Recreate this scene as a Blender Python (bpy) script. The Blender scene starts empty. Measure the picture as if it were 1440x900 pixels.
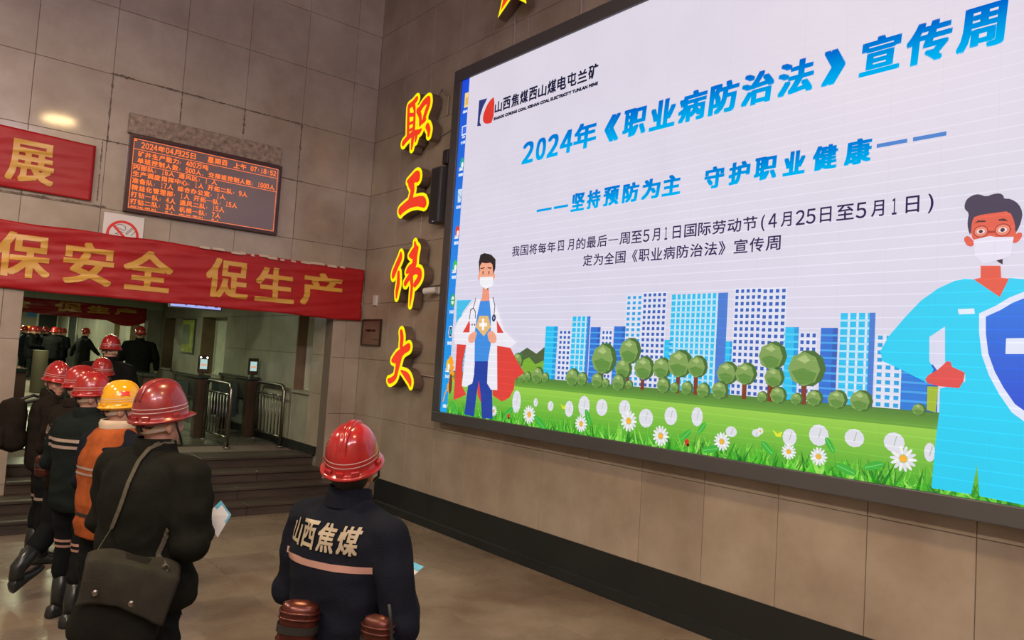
import bpy, bmesh, math, random
import numpy as np
from mathutils import Vector, Matrix, noise
from mathutils.bvhtree import BVHTree
random.seed(7)
scene = bpy.context.scene
C = scene.collection
PI = math.pi

# ------------------------------------------------------------------ camera
F_PX = 1045.8
CAMROT = Matrix(((0.772, -0.084, -0.630), (-0.633, -0.004, -0.774), (0.063, 0.996, -0.056))).transposed()
_x = Vector((0.772, -0.084, -0.630)); _y = Vector((-0.633, -0.004, -0.774))
VA = Vector((2000 - 720, -(590 - 450), -F_PX)).normalized()
VB = Vector((-135 - 720, -(455 - 450), -F_PX)).normalized()
UP = VA.cross(VB).normalized(); VA = VB.cross(UP).normalized()
M3 = Matrix((VA, VB, UP))                      # camera axes -> world axes
EYE = Vector((0, 0, 2.05))
cam = bpy.data.cameras.new('camera')
cam.sensor_width = 36; cam.lens = F_PX / 1440 * 36
cam.clip_start = 0.05; cam.clip_end = 200
camo = bpy.data.objects.new('camera', cam); C.objects.link(camo)
camo.matrix_world = Matrix.Translation(EYE) @ M3.to_4x4()
scene.camera = camo
def ray(x, y): return M3 @ Vector((x - 720, -(y - 450), -F_PX))
def on(axis, x, y, k):                          # point of a real plane seen at a pixel of the photograph
    d = ray(x, y); return EYE + d * ((k - EYE[axis]) / d[axis])

# ------------------------------------------------------------------ light and exposure
scene.view_settings.view_transform = 'Standard'
scene.view_settings.look = 'None'
scene.view_settings.exposure = 0.0
scene.view_settings.gamma = 1.0
scene.view_settings.use_curve_mapping = False
world = bpy.data.worlds.new('hall_ambient'); scene.world = world; world.use_nodes = True
world.node_tree.nodes['Background'].inputs[0].default_value = (0.55, 0.5, 0.5, 1)
world.node_tree.nodes['Background'].inputs[1].default_value = 0.02
def area(name, loc, size, power, col, rot=(0, 0, 0), sy=None, spread=None):
    l = bpy.data.lights.new(name, 'AREA'); l.energy = power; l.color = col; l.size = size
    if sy: l.shape = 'RECTANGLE'; l.size_y = sy
    else: l.shape = 'DISK'
    if spread: l.spread = spread
    o = bpy.data.objects.new(name, l); o.location = loc; o.rotation_euler = rot; C.objects.link(o); return o
HALL_LAMPS = [(-1.9, -3.2), (1.87, -3.2), (-1.9, 0.2), (1.87, 0.2), (-1.9, 3.63), (1.87, 3.63), (-1.9, 7.0)]
HALL_Z = 8.0; LAMP_Z = 6.0
for i, (x, y) in enumerate(HALL_LAMPS):
    area('hall_lamp_light', (x, y, LAMP_Z - 0.07), 0.54, (125 if y > 3 else 60) if x > 0 else 165, (1.0, 0.68, 0.30) if x > 0 else (1.0, 0.82, 0.58))
area('added_fill_light', (-1.5, -4.6, 7.2), 8.0, 500, (0.95, 0.77, 0.98), rot=(math.radians(97), 0, 0), sy=0.5)  # added mauve fill for the upper walls, not a fixture of the hall
PASS_LAMPS = [(2.4, 11.4), (2.4, 15.0), (2.6, 21.5), (2.6, 26.0), (2.6, 30.5)]
PASS_POW = [30, 50, 110, 120, 120]
for (x, y), p in zip(PASS_LAMPS, PASS_POW):
    area('passage_lamp_light', (x, y, 2.955), 0.9, p, (0.93, 1.0, 0.60), sy=0.25)

# ------------------------------------------------------------------ helpers
def setp(o, label=None, cat=None, group=None, kind=None):
    if label: o['label'] = label
    if cat: o['category'] = cat
    if group: o['group'] = group
    if kind: o['kind'] = kind
    return o
def thing(name, label, cat, loc=(0, 0, 0), rz=0, group=None):
    o = bpy.data.objects.new(name, None); C.objects.link(o); o.empty_display_size = 0.1
    o.location = loc; o.rotation_euler = (0, 0, rz)
    return setp(o, label, cat, group)

def srgb(r, g, b):
    f = lambda c: ((c / 255 + 0.055) / 1.055) ** 2.4 if c > 10 else c / 255 / 12.92
    return (f(r), f(g), f(b))

MATS = {}
def mat(name, col, rough=0.6, metal=0.0, noise_amt=0.0, scale=8.0, bump=0.0, bump_scale=None, coat=0.0,
        emit=None, estr=1.0, spec=0.5, col2=None, per_obj=0.0, detail=6, trans=0.0, ior=1.45, stretch=None, rough_var=0.0, sheen=0.0):
    if name in MATS: return MATS[name]
    m = bpy.data.materials.new(name); m.use_nodes = True; MATS[name] = m
    nt = m.node_tree; b = nt.nodes['Principled BSDF']
    b.inputs['Base Color'].default_value = (*col, 1); b.inputs['Roughness'].default_value = rough
    b.inputs['Metallic'].default_value = metal; b.inputs['Specular IOR Level'].default_value = spec
    b.inputs['Coat Weight'].default_value = coat; b.inputs['Coat Roughness'].default_value = 0.08
    b.inputs['Transmission Weight'].default_value = trans; b.inputs['IOR'].default_value = ior
    if sheen: b.inputs['Sheen Weight'].default_value = sheen; b.inputs['Sheen Roughness'].default_value = 0.5
    if emit is not None:
        b.inputs['Emission Color'].default_value = (*emit, 1); b.inputs['Emission Strength'].default_value = estr
    L = nt.links.new; N = nt.nodes.new
    if noise_amt or bump or per_obj or rough_var:
        tc = N('ShaderNodeTexCoord'); vec = tc.outputs['Object']
        geo = N('ShaderNodeNewGeometry'); pos = geo.outputs['Position']
        mp = N('ShaderNodeMapping'); L(pos, mp.inputs[0])
        if stretch: mp.inputs['Scale'].default_value = stretch
        n = N('ShaderNodeTexNoise'); n.inputs['Scale'].default_value = scale; n.inputs['Detail'].default_value = detail
        n.inputs['Roughness'].default_value = 0.62
        L(mp.outputs[0], n.inputs['Vector'])
        last = None
        if noise_amt:
            mx = N('ShaderNodeMix'); mx.data_type = 'RGBA'
            c2 = col2 if col2 else tuple(c * (1 - noise_amt) for c in col)
            mx.inputs['A'].default_value = (*col, 1); mx.inputs['B'].default_value = (*c2, 1)
            rp = N('ShaderNodeMapRange'); rp.inputs['From Min'].default_value = 0.35; rp.inputs['From Max'].default_value = 0.68
            L(n.outputs['Fac'], rp.inputs['Value']); L(rp.outputs[0], mx.inputs['Factor']); last = mx.outputs['Result']
        if per_obj:
            oi = N('ShaderNodeObjectInfo'); mr = N('ShaderNodeMapRange')
            mr.inputs['To Min'].default_value = 1 - per_obj; mr.inputs['To Max'].default_value = 1 + per_obj
            L(oi.outputs['Random'], mr.inputs['Value'])
            hs = N('ShaderNodeHueSaturation'); L(mr.outputs[0], hs.inputs['Value'])
            if last: L(last, hs.inputs['Color'])
            else: hs.inputs['Color'].default_value = (*col, 1)
            last = hs.outputs['Color']
        if last: L(last, b.inputs['Base Color'])
        if rough_var:
            n3 = N('ShaderNodeTexNoise'); n3.inputs['Scale'].default_value = 2.2; n3.inputs['Detail'].default_value = 4
            L(pos, n3.inputs['Vector']); r2 = N('ShaderNodeMapRange'); r2.inputs['From Min'].default_value = 0.35; r2.inputs['From Max'].default_value = 0.65
            r2.inputs['To Min'].default_value = rough; r2.inputs['To Max'].default_value = rough + rough_var
            L(n3.outputs['Fac'], r2.inputs['Value']); L(r2.outputs[0], b.inputs['Roughness'])
        if bump:
            n2 = N('ShaderNodeTexNoise'); n2.inputs['Scale'].default_value = bump_scale or scale * 3; n2.inputs['Detail'].default_value = 4
            L(mp.outputs[0], n2.inputs['Vector'])
            bp = N('ShaderNodeBump'); bp.inputs['Strength'].default_value = bump; bp.inputs['Distance'].default_value = 0.02
            L(n2.outputs['Fac'], bp.inputs['Height']); L(bp.outputs[0], b.inputs['Normal'])
    return m
def emat(name, col, s=1.0):
    if name in MATS: return MATS[name]
    return mat(name, (0.02, 0.02, 0.02), 0.5, emit=col, estr=s)

class MB:
    def __init__(s): s.v = []; s.f = []; s.m = []; s.c = []; s.cur = 0; s.col = (1, 1, 1)
    def add(s, vs, fs, cols=None):
        n = len(s.v); s.v += [tuple(p) for p in vs]
        for i, f in enumerate(fs):
            s.f.append(tuple(n + k for k in f)); s.m.append(s.cur); s.c.append(cols[i] if cols else s.col)
        return s
    def box(s, x0, x1, y0, y1, z0, z1):
        return s.add([(x0, y0, z0), (x1, y0, z0), (x1, y1, z0), (x0, y1, z0), (x0, y0, z1), (x1, y0, z1), (x1, y1, z1), (x0, y1, z1)],
              [(0, 3, 2, 1), (4, 5, 6, 7), (0, 1, 5, 4), (1, 2, 6, 5), (2, 3, 7, 6), (3, 0, 4, 7)])
    def tube(s, pts, r, seg=8, caps=True, dome=0):
        pts = [Vector(p) for p in pts]; n = len(pts)
        rs = r if isinstance(r, (list, tuple)) else [r] * n
        t0 = (pts[1] - pts[0]).normalized()
        u = t0.orthogonal().normalized(); rings = []
        for i, p in enumerate(pts):
            t = (pts[min(i + 1, n - 1)] - pts[max(i - 1, 0)]).normalized()
            u = (u - t * u.dot(t)).normalized(); w = t.cross(u)
            rings.append([p + (u * math.cos(2 * PI * k / seg) + w * math.sin(2 * PI * k / seg)) * rs[i] for k in range(seg)])
        return s.rings(rings, caps)
    def rings(s, rings, caps=True, closed=True):
        seg = len(rings[0]); vs = [p for r in rings for p in r]; fs = []
        for i in range(len(rings) - 1):
            for k in range(seg if closed else seg - 1):
                k2 = (k + 1) % seg
                fs.append((i * seg + k, i * seg + k2, (i + 1) * seg + k2, (i + 1) * seg + k))
        if caps:
            fs.append(tuple(reversed(range(seg)))); fs.append(tuple((len(rings) - 1) * seg + k for k in range(seg)))
        return s.add(vs, fs)
    def ell(s, c, r, seg=16, rg=10, rot=None):
        c = Vector(c); vs = [c + (rot @ Vector((0, 0, -r[2])) if rot else Vector((0, 0, -r[2])))]
        for i in range(1, rg):
            a = -PI / 2 + PI * i / rg
            for k in range(seg):
                b = 2 * PI * k / seg
                p = Vector((r[0] * math.cos(a) * math.cos(b), r[1] * math.cos(a) * math.sin(b), r[2] * math.sin(a)))
                vs.append(c + (rot @ p if rot else p))
        p = Vector((0, 0, r[2])); vs.append(c + (rot @ p if rot else p))
        fs = [(0, 1 + (k + 1) % seg, 1 + k) for k in range(seg)]
        for i in range(rg - 2):
            for k in range(seg):
                a = 1 + i * seg; k2 = (k + 1) % seg
                fs.append((a + k, a + k2, a + seg + k2, a + seg + k))
        a = 1 + (rg - 2) * seg
        fs += [(a + k, a + (k + 1) % seg, len(vs) - 1) for k in range(seg)]
        return s.add(vs, fs)
    def mesh(s, name, mats, smooth=False, colors=False):
        me = bpy.data.meshes.new(name); me.from_pydata(s.v, [], s.f)
        for m in (mats if isinstance(mats, (list, tuple)) else [mats]): me.materials.append(m)
        me.polygons.foreach_set('material_index', s.m)
        if smooth: me.polygons.foreach_set('use_smooth', [True] * len(s.f))
        if colors:
            at = me.color_attributes.new('Col', 'FLOAT_COLOR', 'CORNER'); buf = []
            for f, c in zip(s.f, s.c):
                if isinstance(c[0], (tuple, list)):
                    for cc in c: buf += [*cc, 1]
                else: buf += [*c, 1] * len(f)
            at.data.foreach_set('color', buf)
        me.update(); return me
    def build(s, name, mats, parent=None, smooth=False, colors=False, kind=None):
        o = bpy.data.objects.new(name, s.mesh(name, mats, smooth, colors)); C.objects.link(o); o.parent = parent
        if kind: o['kind'] = kind
        return o
def place(name, me, parent=None, loc=None, scale=None, rz=None, kind=None):
    o = bpy.data.objects.new(name, me); C.objects.link(o); o.parent = parent
    if loc is not None: o.location = loc
    if scale is not None: o.scale = scale
    if rz is not None: o.rotation_euler = (0, 0, rz)
    if kind: o['kind'] = kind
    return o
def bevel_box(x0, x1, y0, y1, z0, z1, b=0.01, seg=2):
    bm = bmesh.new(); bmesh.ops.create_cube(bm, size=1)
    for v in bm.verts:
        v.co = Vector(((x0 + x1) / 2 + v.co.x * (x1 - x0), (y0 + y1) / 2 + v.co.y * (y1 - y0), (z0 + z1) / 2 + v.co.z * (z1 - z0)))
    bmesh.ops.bevel(bm, geom=list(bm.edges), offset=b, segments=seg, profile=0.6, affect='EDGES')
    bm.verts.index_update()
    vs = [tuple(v.co) for v in bm.verts]; fs = [tuple(v.index for v in f.verts) for f in bm.faces]; bm.free(); return vs, fs

# glyphs: outlines of the built-in font as flat meshes
GC = {}
def glyph(s, shear=0.0):
    key = (s, shear)
    if key not in GC:
        c = bpy.data.curves.new('glyph', 'FONT'); c.body = s; c.size = 1; c.resolution_u = 3; c.shear = shear
        o = bpy.data.objects.new('glyph', c); C.objects.link(o)
        me = bpy.data.meshes.new_from_object(o.evaluated_get(bpy.context.evaluated_depsgraph_get()))
        vs = [(v.co.x, v.co.y) for v in me.vertices]; fs = [tuple(p.vertices) for p in me.polygons]
        bpy.data.objects.remove(o); bpy.data.curves.remove(c); bpy.data.meshes.remove(me)
        GC[key] = (vs, fs)
    return GC[key]
def text2d(s, u0, u1, v0, v1, bold=0.0, mono=False, nb=8):
    bx_, bz_ = bold if isinstance(bold, tuple) else (bold, bold)
    """flat glyphs of s fitted to a rectangle; bold thickens them by that length in both directions"""
    out_v = []; out_f = []
    if len(s) == 1 and s in '0123456789': s = chr(ord(s) + 0xFEE0)      # the wide digit forms share the drawing of the characters around them
    vs, fs = glyph(s)
    if not vs: return [], []
    xs = [p[0] for p in vs]; ys = [p[1] for p in vs]; a, b, c, d = min(xs), max(xs), min(ys), max(ys)
    u0 += bx_; u1 -= bx_; v0 += bz_; v1 -= bz_
    fx = lambda x: u0 + (x - a) / max(b - a, 1e-6) * (u1 - u0)
    fy = lambda y: v0 + (y - c) / max(d - c, 1e-6) * (v1 - v0)
    P = [(fx(x), fy(y)) for x, y in vs]
    offs = [(0, 0)]
    if bx_ and nb == 4: offs += [(bx_, bz_), (-bx_, bz_), (bx_, -bz_), (-bx_, -bz_)]
    elif bx_: offs += [(bx_ * i, bz_ * j) for i in (-1, 0, 1) for j in (-1, 0, 1) if i or j]
    for ox, oy in offs:
        n = len(out_v); out_v += [(x + ox, y + oy) for x, y in P]; out_f += [tuple(n + i for i in f) for f in fs]
    return out_v, out_f
def slice2d(vs, fs, du, dv):
    bm = bmesh.new(); bv = [bm.verts.new((x, y, 0)) for x, y in vs]
    for f in fs:
        try: bm.faces.new([bv[i] for i in f])
        except ValueError: pass
    us = [p[0] for p in vs]; ws = [p[1] for p in vs]
    for lo, hi, st, no in ((min(us), max(us), du, (1, 0, 0)), (min(ws), max(ws), dv, (0, 1, 0))):
        k = math.ceil(lo / st)
        while k * st < hi:
            co = (k * st, 0, 0) if no[0] else (0, k * st, 0)
            bmesh.ops.bisect_plane(bm, geom=bm.verts[:] + bm.edges[:] + bm.faces[:], plane_co=co, plane_no=no); k += 1
    bm.verts.index_update()
    r = ([(v.co.x, v.co.y) for v in bm.verts], [tuple(v.index for v in f.verts) for f in bm.faces]); bm.free(); return r
def clip2d(vs, fs, v_lo=None, v_hi=None):
    bm = bmesh.new(); bv = [bm.verts.new((x, y, 0)) for x, y in vs]
    for f in fs:
        try: bm.faces.new([bv[i] for i in f])
        except ValueError: pass
    if v_lo is not None: bmesh.ops.bisect_plane(bm, geom=bm.verts[:] + bm.edges[:] + bm.faces[:], plane_co=(0, v_lo, 0), plane_no=(0, 1, 0), clear_inner=True)
    if v_hi is not None: bmesh.ops.bisect_plane(bm, geom=bm.verts[:] + bm.edges[:] + bm.faces[:], plane_co=(0, v_hi, 0), plane_no=(0, 1, 0), clear_outer=True)
    bm.verts.index_update()
    r = ([(v.co.x, v.co.y) for v in bm.verts], [tuple(v.index for v in f.verts) for f in bm.faces]); bm.free(); return r

# ------------------------------------------------------------------ materials of the building
STONE = mat('beige_stone', (0.345, 0.30, 0.25), 0.30, noise_amt=0.3, scale=1.6, col2=(0.25, 0.205, 0.165), bump=0.04, bump_scale=4, per_obj=0.05, rough_var=0.22, coat=0.35)
STONE_G = mat('passage_stone', (0.30, 0.29, 0.24), 0.38, noise_amt=0.3, scale=1.8, col2=(0.21, 0.205, 0.165), bump=0.05, bump_scale=6, per_obj=0.06, rough_var=0.2)
GROUT = mat('dark_grout', (0.13, 0.10, 0.085), 0.9)
MORTAR = mat('crumbled_mortar', (0.16, 0.125, 0.105), 0.95, noise_amt=0.5, scale=30)
FLOOR = mat('polished_floor_stone', (0.235, 0.195, 0.15), 0.16, noise_amt=0.6, scale=1.1, col2=(0.12, 0.085, 0.062), bump=0.02, bump_scale=3, per_obj=0.10, rough_var=0.22)
STEP = mat('dark_step_stone', (0.055, 0.042, 0.034), 0.35, noise_amt=0.45, scale=3.0, bump=0.05, per_obj=0.08, stretch=(0.5, 3, 3), rough_var=0.2)
SKIRT = mat('black_skirting_stone', (0.012, 0.015, 0.017), 0.3, rough_var=0.2)
PLASTER = mat('ceiling_paint', (0.5, 0.46, 0.42), 0.8)
GRANITE = mat('mottled_granite', (0.30, 0.23, 0.18), 0.3, noise_amt=0.75, scale=16, col2=(0.10, 0.075, 0.06), bump=0.03)
DARKMETAL = mat('dark_grey_metal', (0.11, 0.115, 0.13), 0.42, metal=0.6, rough_var=0.1)
STEEL = mat('brushed_steel', (0.22, 0.21, 0.19), 0.25, metal=1.0, rough_var=0.12)
STEELD = mat('dull_steel', (0.16, 0.15, 0.14), 0.35, metal=0.9, rough_var=0.12)

# ------------------------------------------------------------------ room shell
WB = 5.09; YA = 9.68; XL = -5.2; YF = -5.0
tile_mesh = None
def unit_tile(b=0.004):
    global tile_mesh
    vs = []
    # unit slab in the x-z plane facing -y, chamfer baked for ~0.8 m tiles
    o = [(0, 0), (1, 0), (1, 1), (0, 1)]; i_ = [(b, b), (1 - b, b), (1 - b, 1 - b), (b, 1 - b)]
    vs = [(x, 0, z) for x, z in o] + [(x, -0.85, z) for x, z in o] + [(x, -1, z) for x, z in i_]
    fs = []
    for k in range(4):
        k2 = (k + 1) % 4
        fs.append((k, k2, 4 + k2, 4 + k)); fs.append((4 + k, 4 + k2, 8 + k2, 8 + k))
    fs.append((8, 9, 10, 11))
    return vs, fs
TV, TF = unit_tile()
def tile_me(m):
    mb = MB(); mb.add(TV, TF); return mb.mesh('tile', m)
T_STONE = tile_me(STONE); T_PASS = tile_me(STONE_G); TV, TF = unit_tile(0.0008); T_FLOOR = tile_me(FLOOR)
TH = 0.022; J = 0.003
def tile_back(parent, x0, x1, z0, z1, y, me=None):      # faces -y
    d = random.uniform(-0.0015, 0.0015)
    return place('tile', me or T_STONE, parent, (x0 + J / 2, y, z0 + J / 2), (x1 - x0 - J, TH + d, z1 - z0 - J))
def tile_right(parent, y0, y1, z0, z1, x, me=None):     # faces -x
    d = random.uniform(-0.0015, 0.0015)
    return place('tile', me or T_STONE, parent, (x, y1 - J / 2, z0 + J / 2), (y1 - y0 - J, TH + d, z1 - z0 - J), rz=-PI / 2)
def tile_floor(parent, x0, x1, y0, y1, z, me=None):
    d = random.uniform(-0.0006, 0.0006)
    o = place('tile', me or T_FLOOR, parent, (x0 + J / 2, y0 + J / 2, z - TH), (x1 - x0 - J, TH + d, y1 - y0 - J))
    o.rotation_euler = (-PI / 2, 0, 0); o.location = (x0 + J / 2, y1 - J / 2, z - TH); return o

PF = 0.55                       # passage floor height
ZT = 2.75                       # opening head
floor = MB().box(XL, WB + 0.4, YF, 8.97, -0.3, -TH - 0.001).build('floor', GROUT, kind='structure')
xs = [WB - 0.29 - 0.6 * k for k in range(0, 18)]
xs = [WB] + [4.8 - 0.6 * k for k in range(0, 17)]
ys = [8.96] + [8.54 - 0.6 * k for k in range(0, 22)]
for i in range(len(xs) - 1):
    for j in range(len(ys) - 1):
        x1, x0, y1, y0 = xs[i], xs[i + 1], ys[j], ys[j + 1]
        if x0 < -1.9 or y0 < 0.9: continue
        tile_floor(floor, x0, x1, y0, y1, 0)
# the unseen rest of the floor in larger slabs
tile_floor(floor, XL, 4.8 - 0.6 * 11, 0.8, 8.96, 0); tile_floor(floor, XL, WB, YF, 0.74, 0)

# back wall: backing slabs around the opening, tiles in front
OX0, OX1 = 0.985, 4.66
wb = MB()
y0, y1 = YA + TH, YA + 0.24
wb.box(XL, OX0 - 0.0, y0, y1, -0.3, 8.2); wb.box(OX1, WB + 0.4, y0, y1, -0.3, 8.2); wb.box(OX0, OX1, y0, y1, ZT, 8.2)
wall_back = wb.build('wall_back', GROUT, kind='structure')
zr = [-0.01, 0.39, 1.17, 1.96, 2.75, 3.53, 4.32, 5.11, 5.90, 6.69, 7.48, 8.0]
bx = [XL] + [0.10 - 0.775 * k for k in range(6, 0, -1)] + [0.10, 0.87, 1.645, 2.415, 3.19, 3.97, 4.70, WB]
low_cols = [(bx[k], bx[k + 1]) for k in range(7)] + [(0.10, 0.80), (0.80, OX0), (OX1, 4.86), (4.86, WB)]
for i in range(len(zr) - 1):
    cols = low_cols if zr[i + 1] <= ZT + 0.01 else [(bx[k], bx[k + 1]) for k in range(len(bx) - 1)]
    for a, b in cols: tile_back(wall_back, a, b, zr[i], zr[i + 1], YA + TH)
# crumbled mortar smeared along some joints
def ragged(mb, p0, p1, w, steps, seed):
    p0 = Vector(p0); p1 = Vector(p1); d = (p1 - p0); n = Vector((-d.y, d.x)).normalized(); vs = []
    rnd = random.Random(seed)
    for i in range(steps + 1):
        t = i / steps; p = p0 + d * t
        env = 0.25 + max(0, noise.noise(Vector((t * 9, seed, 0))) + 0.35) * 1.6
        a = .75 * w * env * rnd.uniform(0.2, 1.2); b = .75 * w * env * rnd.uniform(0.2, 1.2)
        vs += [(p + n * a), (p - n * b)]
    mb.add([(v.x, YA - 0.004, v.y) for v in vs] + [(v.x, YA + 0.01, v.y) for v in vs], [(2 * i, 2 * i + 1, 2 * i + 3, 2 * i + 2) for i in range(steps)])
mm = MB()
ragged(mm, (1.62, 5.115), (3.98, 5.105), 0.017, 110, 1); ragged(mm, (1.645, 5.11), (1.645, 4.2), 0.013, 50, 2)
ragged(mm, (2.415, 5.11), (2.415, 4.75), 0.012, 20, 3); ragged(mm, (3.19, 5.1), (3.19, 4.78), 0.018, 20, 4)
ragged(mm, (3.97, 5.1), (3.97, 4.45), 0.016, 40, 5); ragged(mm, (1.6, 4.32), (1.86, 4.32), 0.014, 20, 6)
ragged(mm, (0.4, 3.545), (1.7, 3.545), 0.02, 70, 7); ragged(mm, (3.72, 4.33), (4.3, 4.32), 0.009, 30, 8)
ragged(mm, (1.6, 4.3), (1.6, 3.6), 0.012, 40, 9); ragged(mm, (3.97, 4.4), (3.97, 3.6), 0.006, 30, 10)
mm.build('crumbled_mortar', MORTAR, wall_back, kind='stuff')

# right wall with tiles
wr = MB().box(WB + TH, WB + 0.3, YF, YA + 0.3, -0.3, 8.2)
wall_right = wr.build('wall_right', GROUT, kind='structure')
zrr = [0.36, 1.17, 1.96, 2.75, 3.53, 4.32, 5.11, 5.90, 6.69, 7.48, 8.0]
yj = [YA] + [1.70 + 0.655 * k for k in range(11, -7, -1)] + [YF]
for i in range(len(zrr) - 1):
    for k in range(len(yj) - 1):
        b, a = yj[k], yj[k + 1]
        if a > 0.5 and b < 7.2 and zrr[i] > 1.6 and zrr[i + 1] < 5.4: continue     # entirely behind the screen
        tile_right(wall_right, a, b, zrr[i], zrr[i + 1], WB + TH)
# baseboard: tall dark skirting with a lower lip
bb = MB().box(WB - 0.012, WB + 0.02, YF, 8.95, 0.001, 0.385)
bb.add([(WB - 0.012, YF, 0.10), (WB - 0.012, 8.95, 0.10), (WB - 0.04, 8.95, 0.085), (WB - 0.04, YF, 0.085), (WB - 0.045, 8.95, 0.001), (WB - 0.045, YF, 0.001)],
       [(0, 1, 2, 3), (3, 2, 4, 5)])
bb.build('baseboard_right', SKIRT, kind='structure')

# ceiling, unseen left and front walls close the room
ceil = MB().box(XL - 0.2, WB + 0.3, YF - 0.2, YA + 0.24, HALL_Z, HALL_Z + 0.15).build('ceiling', PLASTER, kind='structure')
MB().box(XL - 0.2, XL, YF, YA + 0.24, -0.3, HALL_Z).build('wall_left', PLASTER, kind='structure')
MB().box(XL - 0.2, WB + 0.3, YF - 0.2, YF, -0.3, HALL_Z).build('wall_front', PLASTER, kind='structure')
LAMPE = emat('lamp_glow', (1.0, 0.82, 0.66), 9.0)
for i, (x, y) in enumerate(HALL_LAMPS):
    t = thing('pendant_lamp', 'round disc lamp on a rod, %s side, %s from the back wall' % ('left' if x < 0 else 'right', ['fourth', 'third', 'second', 'first'][[-3.2, 0.2, 3.63, 7.0].index(y)]), 'lamp', (x, y, LAMP_Z), group='round pendant lamps of the hall')
    MB().tube([(0, 0, 0), (0, 0, HALL_Z - LAMP_Z - .001)], 0.012, 8).build('rod', DARKMETAL, t)
    m = MB(); seg = 24
    m.rings([[Vector((math.cos(2 * PI * k / seg) * r, math.sin(2 * PI * k / seg) * r, z)) for k in range(seg)] for r, z in ((0.001, 0.002), (0.30, 0), (0.30, -0.07), (0.27, -0.07), (0.27, -0.05))], caps=False)
    m.build('housing', DARKMETAL, t)
    m = MB(); m.rings([[Vector((math.cos(2 * PI * k / seg) * r, math.sin(2 * PI * k / seg) * r, z)) for k in range(seg)] for r, z in ((0.27, -0.052), (0.2, -0.058))], caps=True)
    m.build('diffuser', LAMPE, t)

# ------------------------------------------------------------------ steps up to the passage
step_y = [8.97, 9.32, 9.68, 10.05]; step_z = [0.1375, 0.275, 0.4125, 0.55]
t_steps = MB().box(XL, WB, 9.00, 9.66, -0.3, 0.09).box(OX0 - 0.5, OX1 + 0.001, 9.6, 10.3, -0.3, 0.22).build('trim_1', GROUT, kind='structure')
for k in range(4):
    ya = step_y[k]; yb = (step_y[k + 1] + 0.03) if k < 3 else 10.6; z = step_z[k]
    xa, xb = (XL, WB) if k < 2 else (OX0, OX1)
    if k == 3: xa, xb = -1.5, 4.66
    segs = 6 if k < 2 else 4
    cuts = [xa + (xb - xa) * i / segs for i in range(segs + 1)]
    for i in range(segs):
        a, b = cuts[i] + 0.002, cuts[i + 1] - 0.002
        y_end = min(yb, YA) if k < 2 else yb
        m = MB(); v, f = bevel_box(a, b, ya - 0.02, y_end, z - 0.035, z, 0.006, 1); m.add(v, f); v, f = bevel_box(a, b, ya, ya + 0.03, z - 0.1375, z - 0.035, 0.003, 1); m.add(v, f)
        m.build('stone_step', STEP, t_steps)

# ------------------------------------------------------------------ passage behind the opening
PC = 3.0
pfm = mat('passage_floor_stone', (0.10, 0.098, 0.08), 0.2, noise_amt=0.35, scale=1.2, per_obj=0.08, rough_var=0.15)
T_PF = tile_me(pfm)
pf = MB().box(-1.5, 4.9, 10.5, 36.2, 0.2, PF - TH - 0.001).build('floor_passage', GROUT, kind='structure')
for i in range(8):
    for j in range(8):
        x0_ = 4.66 - 0.8 * (i + 1)
        if x0_ < -1.6: continue
        tile_floor(pf, x0_, x0_ + 0.8, 10.58 + j * 0.8, 11.38 + j * 0.8, PF, T_PF)
tile_floor(pf, -1.5, 4.66, 16.98, 36, PF, T_PF)
MB().box(-1.7, 5.2, YA + 0.24, 36.2, PC, PC + 0.15).build('ceiling_passage', PLASTER, kind='structure')
MB().box(-1.7, -1.5, YA + 0.24, 36.2, 0, PC).build('wall_passage_left', STONE_G, kind='structure')
we = MB().box(-1.7, 5.2, 34.0, 34.2, 0, PC).build('wall_passage_end', STONE_G, kind='structure')
# side wall with windows: piers and panels cut around window openings
XP = 4.66; WZ0, WZ1 = 1.42, 2.56
wins = [(10.32, 10.90), (14.15, 15.62), (17.55, 18.45), (20.75, 21.75), (23.0, 23.7)]
side = MB(); ye = YA + 0.02
side.box(XP + TH, XP + 0.5, YA + 0.02, 34, 0, WZ0); side.box(XP + TH, XP + 0.5, YA + 0.02, 34, WZ1, PC)
prev = YA + 0.02
for a, b in wins: side.box(XP + TH, XP + 0.5, prev, a, WZ0, WZ1); prev = b
side.box(XP + TH, XP + 0.5, prev, 34, WZ0, WZ1)
wall_pr = side.build('wall_passage_right', STONE_G, kind='structure')
edges = [YA] + [e for w in wins for e in w]
yy = sorted(set([YA, 10.32, 10.9, 11.95, 13.05, 14.15, 15.62, 16.55, 17.55, 18.45, 19.6, 20.75, 21.75, 23.0, 23.7, 25.0, 26.4, 27.8, 29.2, 30.6, 32, 33.98]))
for a, b in zip(yy[:-1], yy[1:]):
    isw = any(abs(a - w[0]) < 0.01 for w in wins)
    for z0_, z1_ in ((PF + 0.12, WZ0), (WZ0, 1.98), (1.98, WZ1), (WZ1, PC)):
        if isw and z0_ >= WZ0 and z1_ <= WZ1: continue
        tile_right(wall_pr, a, b, z0_, z1_, XP + TH, T_PASS if a > 10.0 else T_STONE)
MB().box(XP - 0.012, XP + 0.02, YA + 0.3, 34, PF, PF + 0.12).build('baseboard_passage', SKIRT, kind='structure')
REV = mat('brown_reveal_stone', (0.20, 0.135, 0.085), 0.45, noise_amt=0.3, scale=3)
WFR = mat('pale_window_frame', (0.55, 0.56, 0.48), 0.4)
GLS = mat('dim_window_glass', (0.06, 0.07, 0.055), 0.08, spec=0.6)
GLB = [mat('curtain_white', (0.62, 0.64, 0.54), 0.7, noise_amt=0.2, scale=4), mat('lit_green_blind', (0.3, 0.5, 0.12), 0.6, emit=(0.35, 0.62, 0.12), estr=0.35)]
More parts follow.
